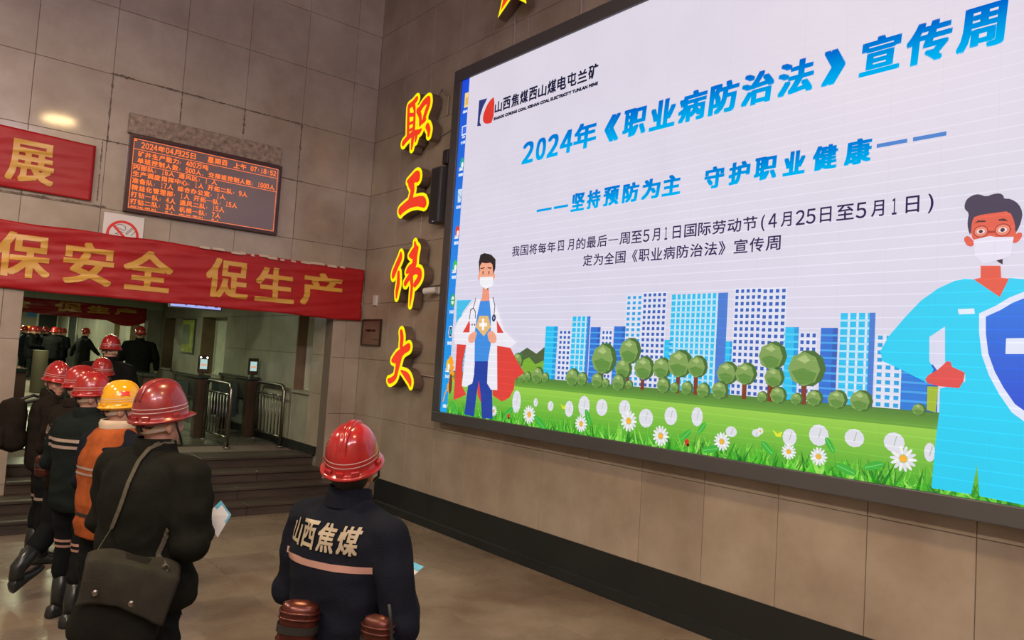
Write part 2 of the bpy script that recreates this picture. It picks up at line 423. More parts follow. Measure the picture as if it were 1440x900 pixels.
for i, (a, b) in enumerate(wins):
    w = MB().box(XP + 0.30, XP + 0.34, a, b, WZ0, WZ1).build('window_%d' % (i + 1), GLB[1] if i == 4 else GLB[0], kind='structure')
    fd = 0.16 if i == 0 else 0.26
    fr = MB(); x0_, x1_ = XP + fd, XP + 0.298; e = 0.035
    fr.box(x0_, x1_, a, a + e, WZ0, WZ1); fr.box(x0_, x1_, b - e, b, WZ0, WZ1); fr.box(x0_, x1_, a + e, b - e, WZ0, WZ0 + e); fr.box(x0_, x1_, a + e, b - e, WZ1 - e, WZ1)
    fr.box(x0_ + 0.01, x1_ - 0.01, (a + b) / 2 - 0.015, (a + b) / 2 + 0.015, WZ0 + e, WZ1 - e)
    fr.build('window_frame', WFR, w)
    MB().box(XP + 0.005, XP + fd - .001, b - 0.02, b - 0.001, WZ0, WZ1).build('window_reveal', REV, w)
    MB().box(XP - 0.03, XP + fd - .001, a - 0.02, b + 0.02, WZ0 - 0.035, WZ0 + 0.003).build('window_sill', STONE_G, w)
# second lintel with face panels
Y1 = 18.7
ln = MB().box(-1.5, XP, Y1 + 0.02, Y1 + 0.3, 2.50, PC - 0.001).box(4.36, XP, Y1 + 0.02, Y1 + 0.3, PF, 2.5).build('trim_2', GROUT, kind='structure')
PANEL = mat('pale_green_panel', (0.42, 0.46, 0.33), 0.35, per_obj=0.08, noise_amt=0.15, scale=2)
T_PAN = tile_me(PANEL)
px_ = [-1.5, -0.2, 0.6, 2.10, 3.30, 4.66]
for a, b in zip(px_[:-1], px_[1:]): tile_back(ln, a, b, 2.72, PC - 0.002, Y1 + TH, T_PAN)
for a, b in zip(px_[:-1], px_[1:]): tile_back(ln, a, b, 2.50, 2.718, Y1 + TH, T_PASS)
tile_back(ln, 4.36, XP, PF, 2.5, Y1 + TH, T_PASS)
# end wall door and posters
DOORM = mat('dark_green_door', (0.012, 0.016, 0.014), 0.4)
d1 = MB().box(4.02, 4.62, 33.93, 33.99, PF, 2.75).build('door_1', DOORM, kind='structure')
MB().box(3.94, 4.02, 33.9, 33.999, PF, 2.83).box(4.62, 4.66, 33.9, 33.999, PF, 2.83).box(4.02, 4.62, 33.9, 33.999, 2.75, 2.83).build('door_frame', WFR, d1)
MB().box(4.08, 4.12, 33.87, 33.93, 1.5, 1.62).build('door_handle', STEELD, d1)
d2 = MB().box(XP - 0.02, XP - 0.004, 29.6, 31.2, PF, 2.75).build('door_2', DOORM, kind='structure')
MB().box(XP - 0.035, XP - 0.001, 29.5, 29.6, PF, 2.85).box(XP - 0.035, XP - 0.001, 31.2, 31.3, PF, 2.85).box(XP - 0.035, XP - 0.001, 29.6, 31.2, 2.75, 2.85).build('door_frame', WFR, d2)

for k, ((x, y), p) in enumerate(zip(PASS_LAMPS, PASS_POW)):
    t = thing('ceiling_light', 'slim pale green-white light on the passage ceiling, %s from the opening' % ['first', 'second', 'third', 'fourth', 'fifth'][k], 'light', (x, y, PC), group='slim lights on the passage ceiling')
    MB().box(-0.5, 0.5, -0.16, 0.16, -0.03, -0.001).build('housing', WFR, t)
    MB().box(-0.47, 0.47, -0.13, 0.13, -0.037, -0.031).build('diffuser', emat('pass_glow', (0.86, 1.0, 0.74), 3.0), t)

# ------------------------------------------------------------------ the big LED screen
XS = 4.97
screen = thing('led_screen', 'huge wall-mounted screen in a dark grey frame showing a blue-lettered health week slide', 'screen', (WB, 3.73, 1.29))
def wchild(mb, name, mats, parent, **k):           # mesh built in world coordinates, parent may have an offset
    o = mb.build(name, mats, None, **k); o.parent = parent; o.matrix_parent_inverse = Matrix.Translation(-parent.location) if not parent.rotation_euler.z else (Matrix.Translation(parent.location) @ Matrix.Rotation(parent.rotation_euler.z, 4, 'Z')).inverted()
    return o
SY0, SY1, SZ0, SZ1 = 0.15, 7.335, 1.415, 5.40
fo = 0.15
def bar(x0, x1, y0, y1, z0, z1, name='frame_bar'):
    m = MB(); v, f = bevel_box(x0, x1, y0, y1, z0, z1, 0.008, 2); m.add(v, f); return wchild(m, name, DARKMETAL, screen)
FX = 4.945
bar(FX, WB - 0.001, SY0 - fo, SY1 + fo, SZ0 - 0.125, SZ0 - 0.001); bar(FX, WB - 0.001, SY0 - fo, SY1 + fo, SZ1 + 0.001, SZ1 + fo)
bar(FX, WB - 0.001, SY1 + 0.001, SY1 + fo, SZ0 - 0.0005, SZ1 + 0.0005); bar(FX, WB - 0.001, SY0 - fo, SY0 - 0.001, SZ0 - 0.0005, SZ1 + 0.0005)
wchild(MB().box(XS + 0.003, WB - 0.002, SY0 + 0.001, SY1 - 0.001, SZ0, SZ1), 'backing', DARKMETAL, screen)
scm = bpy.data.materials.new('screen_picture'); scm.use_nodes = True
nt = scm.node_tree; b = nt.nodes['Principled BSDF']; b.inputs['Base Color'].default_value = (0.015, 0.015, 0.015, 1); b.inputs['Roughness'].default_value = 0.55
at = nt.nodes.new('ShaderNodeAttribute'); at.attribute_name = 'Col'
geo = nt.nodes.new('ShaderNodeNewGeometry'); sep = nt.nodes.new('ShaderNodeSeparateXYZ'); nt.links.new(geo.outputs['Position'], sep.inputs[0])
def mth(op, a, b_=None, c_=None):
    n = nt.nodes.new('ShaderNodeMath'); n.operation = op
    for i, v in enumerate((a, b_, c_)):
        if v is None: continue
        if isinstance(v, (int, float)): n.inputs[i].default_value = v
        else: nt.links.new(v, n.inputs[i])
    return n.outputs[0]
# module seams and scan lines of the LED panel, slow brightness drift between modules
fz = mth('FRACT', mth('DIVIDE', sep.outputs[2], 0.0755)); lz = mth('LESS_THAN', fz, 0.10)
fy = mth('FRACT', mth('DIVIDE', sep.outputs[1], 0.32)); ly = mth('LESS_THAN', fy, 0.012)
nn = nt.nodes.new('ShaderNodeTexNoise'); nn.inputs['Scale'].default_value = 1.6; nn.inputs['Detail'].default_value = 6; nt.links.new(geo.outputs['Position'], nn.inputs['Vector'])
lowz = mth('MULTIPLY_ADD', sep.outputs[2], -0.5, 2.45)
lowc = nt.nodes.new('ShaderNodeClamp'); nt.links.new(lowz, lowc.inputs[0])
k = mth('MULTIPLY_ADD', mth('MULTIPLY', lz, lowc.outputs[0]), 0.14, 0.98)
k = mth('ADD', k, mth('MULTIPLY', ly, -0.05)); k = mth('ADD', k, mth('MULTIPLY_ADD', nn.outputs['Fac'], 0.12, -0.06))
b.inputs['Emission Strength'].default_value = 1
vm = nt.nodes.new('ShaderNodeVectorMath'); vm.operation = 'SCALE'; nt.links.new(at.outputs['Color'], vm.inputs[0]); nt.links.new(k, vm.inputs['Scale'])
nt.links.new(vm.outputs[0], b.inputs['Emission Color'])

A = MB()
def q(r, g, b_): return srgb(r, g, b_)
def P(pts, col, lay, grad=None):
    """flat polygon (y, z) on the screen face; grad = (z0, col0, z1, col1)"""
    if grad:
        z0, c0, z1, c1 = grad
        cols = []
        for p in pts:
            t = min(1, max(0, (p[1] - z0) / (z1 - z0))); cols.append(tuple(c0[i] * (1 - t) + c1[i] * t for i in range(3)))
        A.add([(XS - lay * 0.0004, p[0], p[1]) for p in pts], [tuple(range(len(pts)))], [tuple(cols)])
    else: A.add([(XS - lay * 0.0004, p[0], p[1]) for p in pts], [tuple(range(len(pts)))], [col])
def R(y0, y1, z0, z1, col, lay, grad=None): P([(y0, z0), (y1, z0), (y1, z1), (y0, z1)], col, lay, grad)
def S(x, y): p = on(0, x, y, XS); return (p.y, p.z)
def crop(x0, y0, s): return lambda x, y: S(x0 + x / s, y0 + y / s)
def smooth(pts, n=2):
    for _ in range(n):
        o = []
        for i in range(len(pts)):
            a, b_ = pts[i], pts[(i + 1) % len(pts)]
            o += [(a[0] * .75 + b_[0] * .25, a[1] * .75 + b_[1] * .25), (a[0] * .25 + b_[0] * .75, a[1] * .25 + b_[1] * .75)]
        pts = o
    return pts
def E(cy, cz, ry, rz, col, lay, n=20, rot=0.0, grad=None):
    P([(cy + ry * math.cos(2 * PI * k / n) * math.cos(rot) - rz * math.sin(2 * PI * k / n) * math.sin(rot), cz + ry * math.cos(2 * PI * k / n) * math.sin(rot) + rz * math.sin(2 * PI * k / n) * math.cos(rot)) for k in range(n)], col, lay, grad)
def line(pts, w, col, lay):
    for a, b_ in zip(pts[:-1], pts[1:]):
        d = Vector((b_[0] - a[0], b_[1] - a[1])); n = Vector((-d.y, d.x)).normalized() * w / 2; e = d.normalized() * w * .3
        P([(a[0] + n.x - e.x, a[1] + n.y - e.y), (b_[0] + n.x + e.x, b_[1] + n.y + e.y), (b_[0] - n.x + e.x, b_[1] - n.y + e.y), (a[0] - n.x - e.x, a[1] - n.y - e.y)], col, lay)
def TX(s, ya, yb, z0, z1, lay, col, bold=0.0, grad=None, slant=0.0):
    """text from y=ya (left) to y=yb (right; smaller y)"""
    vs, fs = text2d(s, 0, ya - yb, z0, z1, bold)
    if grad: vs, fs = slice2d(vs, fs, 99, 0.06)
    for f in fs:
        P([(ya - vs[i][0] - slant * (vs[i][1] - z0), vs[i][1]) for i in f], col, lay, grad)
BG = q(216, 210, 230)
YL = 7.19
P([(YL, SZ0), (SY0, SZ0), (SY0, SZ1), (YL, SZ1)], None, 1, (SZ0, q(214, 212, 232), SZ1, q(222, 214, 228)))
P([(SY1, SZ0), (YL, SZ0), (YL, SZ1), (SY1, SZ1)], None, 1, (SZ0, q(0, 160, 235), SZ1, q(0, 70, 215)))
# desktop icons, half covered by the slide
ic = [(5.14, q(250, 215, 130), 'box', 'Admin'), (4.76, q(60, 110, 230), 'mon', '计算'), (4.37, q(30, 170, 160), 'glob', '网络'), (3.98, q(200, 225, 240), 'bin', '回收'),
      (3.55, q(220, 60, 40), 'dot', '通信'), (3.14, q(60, 190, 80), 'dot', '微信'), (2.73, q(40, 170, 90), 'ring', '360'), (2.36, q(20, 60, 90), 'hex', '管理'), (1.97, q(245, 195, 20), 'dot', '360'), (1.62, q(240, 160, 30), 'arc', '图')]
for z, c, kind, lb in ic:
    y = 7.235
    if kind == 'box': R(y - .044, y + .03, z - .09, z + .09, c, 2); R(y - .044, y + .01, z - .06, z + .03, q(225, 180, 90), 3)
    elif kind == 'mon': R(y - .044, y + .045, z - .05, z + .07, q(225, 235, 250), 2); R(y - .044, y + .03, z - .03, z + .055, c, 3); R(y - .03, y + .03, z - .08, z - .06, q(230, 230, 240), 2)
    elif kind == 'bin': P([(y + .04, z + .08), (y - .044, z + .08), (y - .03, z - .08), (y + .03, z - .08)], c, 2); line([(y + .03, z + .03), (y - .03, z - .03)], .012, q(120, 160, 200), 3)
    elif kind == 'ring': E(y - .005, z, .05, .075, c, 2); E(y - .005, z, .03, .05, q(230, 245, 230), 3); R(y - .04, y + .03, z - .008, z + .008, c, 4)
    elif kind == 'hex': E(y - .005, z, .048, .08, q(235, 240, 245), 2, 6); E(y - .005, z, .036, .065, c, 3, 6); E(y - .005, z, .02, .035, q(0, 170, 220), 4, 12)
    elif kind == 'arc': line([(y + .05, z - .08), (y + .03, z + .0), (y - .0, z + .05), (y - .04, z + .07)], .02, c, 2)
    else:
        E(y - .005, z, .042, .07, c, 2, 16); E(y - .015, z - .02, .022, .035, q(245, 245, 250), 3, 10)
        R(y - .03, y + .05, z - .085, z - .045, q(240, 240, 245), 2); P([(y + .045, z - .08), (y + .02, z - .05), (y + .045, z - .055)], q(30, 90, 170), 4)
    TX(lb, y + .05, y - .042, z - .155, z - .115, 3, q(225, 235, 250), .002)
# company logo and name
lg = crop(620, 60, 3.75)
P([lg(202, 305), lg(245, 293), lg(222, 340), lg(208, 385), lg(205, 420), lg(213, 438), lg(192, 441)], q(30, 50, 120), 2)
P(smooth([lg(285, 283), lg(276, 420), lg(240, 430), lg(222, 418), lg(222, 385), lg(240, 335), lg(262, 300)], 1), q(222, 50, 40), 2)
INK = q(30, 30, 60)
for i, ch in enumerate('山西焦煤西山煤电屯兰矿'):
    w = (6.66 - 5.02) / 11; TX(ch, 6.66 - i * w - .008, 6.66 - (i + 1) * w + .008, 4.845, 4.99 if ch not in '山兰' else 4.975, 2, INK, .0045)
TX('SHANXI COKING COAL XISHAN COAL ELECTRICITY TUNLAN MINE', 6.66, 5.02, 4.765, 4.802, 2, INK, .0035)
# headline
TB, TT = q(0, 178, 238), q(0, 96, 200)
gr = (4.16, TB, 4.43, TT)
def head(s, xa, xb, z0=4.155, z1=4.42, bold=.017):
    ya = S(xa, 110 + (1440 - xa) * .17)[0]; yb = S(xb, 110 + (1440 - xb) * .17)[0]
    TX(s, ya, yb, z0, z1, 3, None, bold, gr, slant=0.10)
def yt(x):            # world y of the headline row at photo column x
    lo, hi = 0.0, 8.0
    for _ in range(40):
        m = (lo + hi) / 2; v = Vector((XS, m, 4.28)) - EYE; c = M3.transposed() @ v
        if 720 - F_PX * c.x / c.z > x: lo = m
        else: hi = m
    return lo
def yrow(x, z):
    lo, hi = 0.0, 8.0
    for _ in range(40):
        m = (lo + hi) / 2; c = M3.transposed() @ (Vector((XS, m, z)) - EYE)
        if 720 - F_PX * c.x / c.z > x: lo = m
        else: hi = m
    return lo
for s, xa, xb in (('2', 734, 750), ('0', 753, 767), ('2', 769, 785), ('4', 787, 805), ('年', 806, 838), ('《', 849, 870), ('职', 875, 908), ('业', 913, 949), ('病', 953, 992), ('防', 996, 1037), ('治', 1041, 1087),
                  ('法', 1092, 1143), ('》', 1155, 1187), ('宣', 1208, 1265), ('传', 1272, 1336), ('周', 1344, 1412)):
    TX(s, yrow(xa, 4.28), yrow(xb, 4.28), 4.165 if s not in '周传' else 4.15, 4.40 if s in '2024' else 4.425, 3, None, (.014, .008), gr, slant=0.08)
gr2 = (3.56, TB, 3.76, TT)
for s, xa, xb in (('—', 755, 776), ('—', 779, 799), ('坚', 803, 822), ('持', 825, 844), ('预', 848, 870), ('防', 875, 898), ('为', 902, 928), ('主', 931, 957), ('守', 990, 1018), ('护', 1024, 1054),
                  ('职', 1060, 1092), ('业', 1101, 1132), ('健', 1142, 1177), ('康', 1187, 1225)):
    z0, z1 = (3.555, 3.735) if s != '—' else (3.615, 3.64)
    TX(s, yrow(xa, 3.65), yrow(xb, 3.65), z0, z1, 3, None, (.010, .006) if s != '—' else .004, gr2, slant=.06)
for xa, xb in ((1233, 1276), (1284, 1331)): R(yrow(xa, 3.66), yrow(xb, 3.66), 3.645, 3.672, q(20, 120, 205), 3)
dk = q(55, 45, 85)
l1 = '我国将每年四月的最后一周至5月1日国际劳动节(4月25日至5月1日)'
def fitline(s, ya, yb, z0, z1, col, lay, bold=.0015):
    n = sum(0.58 if ord(c) < 256 else 1.0 for c in s); p = (ya - yb) / n; y = ya
    for c in s:
        w = p * (0.58 if ord(c) < 256 else 1.0); h = z1 - z0
        a, b_ = (.06, .94)
        zz0, zz1 = z0, z1
        if c == '一': zz0, zz1 = z0 + h * .45, z0 + h * .53
        if c in '日月四': a, b_ = .2, .8
        if c == '1': a, b_ = .28, .66
        if c in '()': zz0 = z0 - h * .15; a, b_ = .3, .7
        if c == '》': a, b_ = .05, .5
        if c == '《': a, b_ = .5, .95
        TX(c, y - w * a, y - w * b_, zz0, zz1, lay, col, bold); y -= w
fitline(l1, 6.18, 1.93, 3.175, 3.285, dk, 3)
fitline('定为全国《职业病防治法》宣传周', 5.09, 3.0, 3.005, 3.115, dk, 3)

# landscape: mountains, sky line, meadow
ZH = 1.90
c4 = crop(620, 420, 3.46)
P([c4(350, 300), c4(385, 262), c4(420, 238), c4(465, 268), c4(505, 235), c4(505, 395), c4(350, 390)], q(70, 95, 55), 2)
P([c4(360, 320), c4(400, 300), c4(430, 285), c4(460, 320), c4(500, 300), c4(505, 395), c4(350, 390)], q(120, 175, 50), 3)
cy, wh, bl, dbl = q(0, 190, 240), q(222, 224, 240), q(30, 110, 210), q(25, 90, 185)
def tower(xa, xb, ytop, base, style):
    ya = yrow(xa, 2.2); yb = yrow(xb, 2.2); zt = S((xa + xb) / 2, ytop)[1]; zb = ZH
    w = ya - yb; h = zt - zb
    bgc = {'cs': cy, 'cg': cy, 'wb': wh, 'bs': bl, 'wc': wh, 'bd': q(20, 120, 215)}[style]
    R(yb, ya, zb, zt, bgc, 4)
    if style in ('wb', 'wc'):
        nx = max(3, int(w / .048)); nz = max(4, int(h / .047)); c = dbl if style == 'wb' else q(0, 160, 225)
        for i in range(nx):
            for j in range(nz):
                y_ = yb + w * (i + .22) / nx; z_ = zb + h * (j + .25) / nz
                R(y_, y_ + w * .56 / nx, z_, z_ + h * .55 / nz, c, 5)
    elif style == 'cg':
        nx = max(3, int(w / .048)); nz = max(4, int(h / .05))
        for i in range(1, nx): y_ = yb + w * i / nx; R(y_ - .008, y_ + .008, zb, zt, wh, 5)
        for j in range(1, nz): z_ = zb + h * j / nz; R(yb, ya, z_ - .007, z_ + .007, q(170, 225, 245), 6)
        R(yb, yb + w * .16, zb, zt, q(60, 120, 210), 7)
    elif style in ('cs', 'bs', 'bd'):
        nz = max(4, int(h / .05))
        for j in range(1, nz): z_ = zb + h * j / nz; R(yb, ya, z_ - .007, z_ + .007, q(70, 205, 245) if style == 'cs' else q(60, 160, 235), 5)
        R(yb, yb + w * .3, zb, zt, q(0, 150, 220) if style == 'cs' else dbl, 4.5)
for t in ((644, 660, 442, 0, 'cg'), (660, 664, 430, 0, 'cs'), (725, 735, 497, 0, 'cs'), (766, 783, 459, 532, 'cs'), (785, 802, 464, 0, 'wb'), (803, 828, 445, 0, 'cg'), (829, 843, 460, 0, 'bs'), (845, 860, 464, 0, 'wb'), (862, 878, 459, 0, 'bs'),
          (877, 900, 415, 0, 'wc'), (900, 934, 411, 0, 'wb'), (933, 944, 478, 0, 'cs'), (941, 1020, 413, 0, 'cg'), (1019, 1029, 480, 0, 'cs'), (1029, 1068, 405, 0, 'wb'), (1068, 1103, 405, 0, 'wb'), (1101, 1122, 460, 0, 'cs'), (1123, 1148, 467, 0, 'wb'), (1153, 1177, 461, 0, 'bs'),
          (1180, 1229, 440, 0, 'cg'), (1231, 1268, 470, 0, 'wc'), (1268, 1320, 512, 0, 'bd')):
    tower(*t)
P([(7.19, ZH + .005), (SY0, ZH + .005), (SY0, 1.72), (7.19, 1.72)], None, 8, (1.72, q(120, 185, 60), ZH, q(70, 120, 50)))
P([(7.19, 1.80), (SY0, 1.80), (SY0, SZ0), (7.19, SZ0)], None, 9, (SZ0, q(60, 165, 35), 1.80, q(150, 205, 75)))
def tree(x, y, r, trunk=True, lay=10):
    cy_, cz = S(x, y); k = (S(x - 10, y)[0] - S(x + 10, y)[0]) / 20; rr = r * k
    if trunk: R(cy_ - .02, cy_ + .02, ZH - .02, cz, q(120, 50, 30), lay)
    E(cy_ - rr * .22, cz + rr * .05, rr, rr * 1.02, q(60, 105, 45), lay + 1, 10)
    E(cy_ + rr * .05, cz, rr * .95, rr * .95, q(125, 160, 85), lay + 2, 8)
    P([(cy_ + rr * .8, cz - rr * .15), (cy_ + rr * .1, cz + rr * .05), (cy_ - rr * .7, cz - rr * .2), (cy_ - rr * .5, cz - rr * .75), (cy_ + rr * .3, cz - rr * .85)], q(90, 140, 60), lay + 3)
    P([(cy_ + rr * .5, cz + rr * .55), (cy_, cz + rr * .8), (cy_ - rr * .3, cz + rr * .5), (cy_, cz + rr * .3)], q(165, 190, 120), lay + 3)
for a in ((848, 505, 16), (885, 494, 14), (876, 519, 11), (905, 518, 13), (930, 518, 12), (955, 512, 16), (980, 516, 13), (1022, 525, 14), (1048, 526, 14), (1085, 501, 18), (1088, 531, 13), (1132, 519, 24), (728, 507, 7)): tree(*a)
for a in ((734, 531, 5), (742, 530, 5), (756, 528, 8), (767, 531, 5), (805, 531, 9), (819, 533, 7), (840, 535, 8), (852, 539, 5), (870, 538, 9), (885, 541, 5), (933, 542, 9), (949, 545, 6), (966, 546, 8), (989, 549, 9), (1012, 549, 11), (1072, 558, 7), (1094, 556, 11),
          (1120, 561, 8), (1145, 560, 11), (1177, 562, 13), (1210, 564, 15), (1292, 576, 9)): tree(*a, trunk=False, lay=14)
rg = random.Random(3)
def blade(y, z0, h, lean, w, c, lay): P([(y - w, z0), (y + w, z0), (y + lean, z0 + h)], c, lay)
GC_ = [q(60, 170, 40), q(35, 140, 30), q(110, 205, 60), q(80, 190, 45), q(25, 115, 30), q(150, 220, 90)]
for i in range(900):
    y = rg.uniform(SY0, 7.18); blade(y, SZ0, rg.uniform(.03, .17), rg.uniform(-.09, .09), rg.uniform(.006, .016), rg.choice(GC_), 18 + rg.randrange(3))
# tulip-like white buds, daisies, leaves, ladybirds
for x, y, a, b_ in ((727, 565, 6, 13), (801, 575, 6, 10), (822, 571, 8, 13), (847, 573, 8, 11), (879, 574, 8, 11), (909, 588, 10, 13), (944, 585, 9, 13), (981, 586, 8, 14), (754, 566, 3, 5), (775, 571, 4, 6), (1029, 607, 8, 8), (1064, 609, 6, 6), (1111, 615, 10, 14), (1152, 612, 14, 18), (1202, 616, 14, 16), (1258, 622, 15, 18), (1308, 636, 8, 18)):
    cy_, cz = S(x, y); k = (S(x - 10, y)[0] - S(x + 10, y)[0]) / 20
    E(cy_, cz, a * k, b_ * k * .8, q(222, 222, 232), 17, 12); line([(cy_, cz - .02), (cy_ - .015, cz + b_ * k * .5)], .006, q(170, 190, 170), 17.5)
for x, y, r in ((745, 583, 9), (695, 578, 5), (818, 596, 9), (885, 592, 12), (930, 613, 12), (1016, 621, 12), (1110, 635, 11), (1152, 642, 13), (1271, 645, 20), (1070, 606, 5)):
    cy_, cz = S(x, y); k = (S(x - 10, y)[0] - S(x + 10, y)[0]) / 20; r *= k
    cz = max(cz, SZ0 + r * .7)
    for j in range(14):
        a = 2 * PI * j / 14; E(cy_ + math.cos(a) * r * .62, cz + math.sin(a) * r * .62, r * .36, r * .13, q(238, 236, 240) if j % 2 else q(224, 222, 232), 22 + (j % 2) * .5, 8, rot=a)
    E(cy_, cz, r * .27, r * .27, q(245, 175, 50), 23, 12)
for x, y, L_, rot in ((828, 587, 9, 1.1), (1168, 626, 12, 1.0), (965, 612, 10, 2.4), (988, 602, 9, 2.2), (715, 582, 9, 2.4), (640, 575, 8, .8), (1230, 655, 16, 2.8), (1190, 660, 16, .3), (760, 596, 10, .6), (1080, 630, 12, .7), (1000, 632, 12, 2.9)):
    cy_, cz = S(x, y); k = (S(x - 10, y)[0] - S(x + 10, y)[0]) / 20; E(cy_, max(cz, SZ0 + .05), L_ * k, L_ * k * .38, q(50, 175, 55), 24, 10, rot=rot); line([(cy_ - math.cos(rot) * L_ * k * .8, max(cz, SZ0 + .05) - math.sin(rot) * L_ * k * .8), (cy_ + math.cos(rot) * L_ * k * .8, max(cz, SZ0 + .05) + math.sin(rot) * L_ * k * .8)], .005, q(120, 215, 110), 25)
for x, y in ((967, 622), (716, 585)):
    cy_, cz = S(x, y); E(cy_, cz, .022, .03, q(215, 50, 30), 25, 12); E(cy_ - .012, cz - .02, .014, .014, q(40, 20, 20), 26, 8); E(cy_ + .008, cz + .005, .005, .006, q(60, 10, 10), 26, 6)
for x, y in ((793, 572), (1094, 610)):
    cy_, cz = S(x, y); P([(cy_ - .04, cz + .02), (cy_, cz), (cy_ + .04, cz + .03), (cy_ + .01, cz - .02), (cy_ - .03, cz - .02)], q(225, 230, 40), 24)
# sunflower at the left edge
for j in range(9):
    cy_, cz = S(634, 525); a = PI * (j / 8 - .5) + PI; E(cy_ + math.cos(a) * .05 + .02, cz + math.sin(a) * .16, .05, .03, q(250, 165, 40), 19, 8, rot=a)
cy_, cz = S(636, 540); E(7.15, cz, .035, .12, q(110, 60, 30), 20, 10)
# doctor with a red cape
d = crop(610, 340, 3.213)
def PD(pts, col, lay, n=0): P(smooth([d(*p) for p in pts], n) if n else [d(*p) for p in pts], col, lay)
RED = q(222, 62, 55)
PD([(165, 355), (135, 410), (165, 410), (168, 375)], RED, 32); PD([(288, 355), (320, 412), (291, 412)], RED, 32)
PD([(108, 462), (150, 465), (135, 540), (130, 650), (150, 690), (120, 705), (92, 715)], RED, 27)
PD([(290, 470), (350, 480), (375, 530), (412, 592), (370, 622), (366, 665), (345, 705), (312, 722), (270, 695), (265, 600)], RED, 27)
PD([(203, 630), (216, 628), (220, 735), (200, 690)], RED, 27)
SKN = q(240, 165, 135)
PD([(225, 205), (252, 205), (255, 250), (262, 268), (215, 270), (222, 250)], q(235, 150, 125), 29)
PD([(212, 268), (258, 266), (262, 330), (262, 460), (250, 545), (188, 545), (190, 400), (200, 330)], q(55, 140, 225), 29)
PD([(190, 540), (250, 540), (266, 620), (270, 800), (222, 797), (215, 690), (208, 625), (196, 700), (185, 790), (142, 780), (160, 640), (185, 600)], q(15, 60, 160), 30)
WHT = q(236, 234, 244)
PD([(200, 255), (215, 265), (200, 330), (190, 400), (187, 470), (186, 600), (178, 640), (150, 655), (131, 652), (140, 560), (152, 466), (98, 462), (96, 400), (118, 350), (165, 290)], WHT, 31)
PD([(255, 255), (275, 262), (300, 330), (320, 400), (378, 455), (352, 478), (290, 470), (291, 670), (262, 668), (245, 640), (249, 540), (262, 460), (262, 330)], WHT, 31)
PD([(108, 265), (175, 263), (140, 310), (104, 370)], q(60, 190, 235), 28)
PD([(210, 335), (250, 335), (262, 385), (230, 428), (194, 385)], q(228, 185, 120), 33)
PD([(222, 348), (232, 347), (232, 400), (222, 400)], q(250, 245, 240), 34); PD([(210, 367), (245, 366), (245, 382), (210, 383)], q(250, 245, 240), 34)
PD([(160, 425), (185, 405), (200, 408), (195, 430), (186, 458), (160, 455)], SKN, 34, 1); PD([(246, 410), (265, 400), (285, 418), (290, 455), (262, 460), (250, 440)], SKN, 34, 1)
line([d(195, 255), d(183, 300), d(170, 310), d(166, 350)], .012, q(40, 45, 70), 35); line([d(183, 300), d(192, 315), d(193, 345)], .012, q(40, 45, 70), 35); line([d(272, 252), d(281, 290), d(276, 335)], .012, q(40, 45, 70), 35)
cy_, cz = d(276, 345); E(cy_, cz, .035, .04, q(30, 40, 80), 36, 14); E(cy_, cz, .016, .018, q(140, 150, 190), 37, 10)
for xx in (178, 189): cy_, cz = d(xx, 375); E(cy_, cz, .012, .012, q(40, 45, 70), 36, 8)
PD([(212, 90), (276, 85), (278, 150), (270, 170), (240, 185), (215, 172), (208, 150)], SKN, 33)
PD([(203, 150), (214, 148), (214, 178), (205, 172)], SKN, 33, 1); PD([(274, 145), (282, 148), (279, 170), (272, 175)], SKN, 33, 1)
PD([(212, 160), (272, 158), (272, 195), (240, 215), (214, 195)], q(240, 240, 246), 35)
PD([(210, 150), (208, 92), (215, 60), (232, 52), (250, 55), (265, 60), (284, 80), (283, 120), (274, 148), (270, 105), (262, 95), (240, 98), (222, 95), (214, 108)], q(25, 20, 30), 36)
for xx in (227, 254): cy_, cz = d(xx, 140); E(cy_, cz, .009, .022, q(30, 15, 20), 36, 8)
line([d(217, 122), d(233, 118)], .012, q(30, 15, 20), 36); line([d(249, 118), d(264, 120)], .012, q(30, 15, 20), 36)
PD([(237, 205), (250, 205), (250, 217), (240, 214)], q(50, 20, 30), 34)
# nurse in cyan scrubs with a blue shield
h = crop(1340, 260, 9); g = crop(1220, 380, 5); l_ = crop(1100, 420, 3)
CY = q(0, 205, 242)
body = [g(620, 75), g(680, 62), g(750, 65), g(940, 190), g(1000, 55), g(1100, 65), S(1440, 393), S(1560, 410), S(1620, 730), l_(1003, 866)]
P([g(750, 65), g(935, 190), g(1000, 55), g(1100, 65), (0.9, 2.86), (0.75, 2.3), (0.95, SZ0), l_(1003, 866), l_(835, 832), l_(825, 700), l_(800, 825), l_(633, 798), l_(650, 600), l_(665, 480), l_(668, 380), l_(775, 350), l_(775, 320), l_(690, 300), l_(690, 118), l_(560, 70), g(680, 62)], CY, 28)
P([g(700, 62), g(620, 75), g(500, 130), g(380, 215), g(270, 330), g(150, 470), g(95, 570), g(110, 640), g(200, 680), g(420, 790), g(470, 700), g(440, 640), g(440, 470), g(545, 400), g(620, 300), g(800, 100)], CY, 27.5)
P([g(440, 475), g(545, 400), g(548, 650), g(495, 705), g(440, 630)], q(215, 215, 238), 29)
P([g(800, -30), g(940, -30), g(945, 55), g(1000, 60), g(935, 190), g(750, 65), g(800, 55)], q(225, 85, 70), 30)
P([g(430, 740), g(500, 700), g(565, 640), g(590, 645), g(600, 680), g(690, 720), g(680, 780), g(650, 830), g(500, 815), g(430, 795), g(410, 770)], q(222, 75, 75), 31)
P([l_(615, 370), l_(662, 372), l_(650, 480), l_(612, 470)], q(160, 185, 50), 26.5)
P([g(640, 275), g(755, 270), g(760, 308), g(648, 312)], q(225, 235, 250), 31)
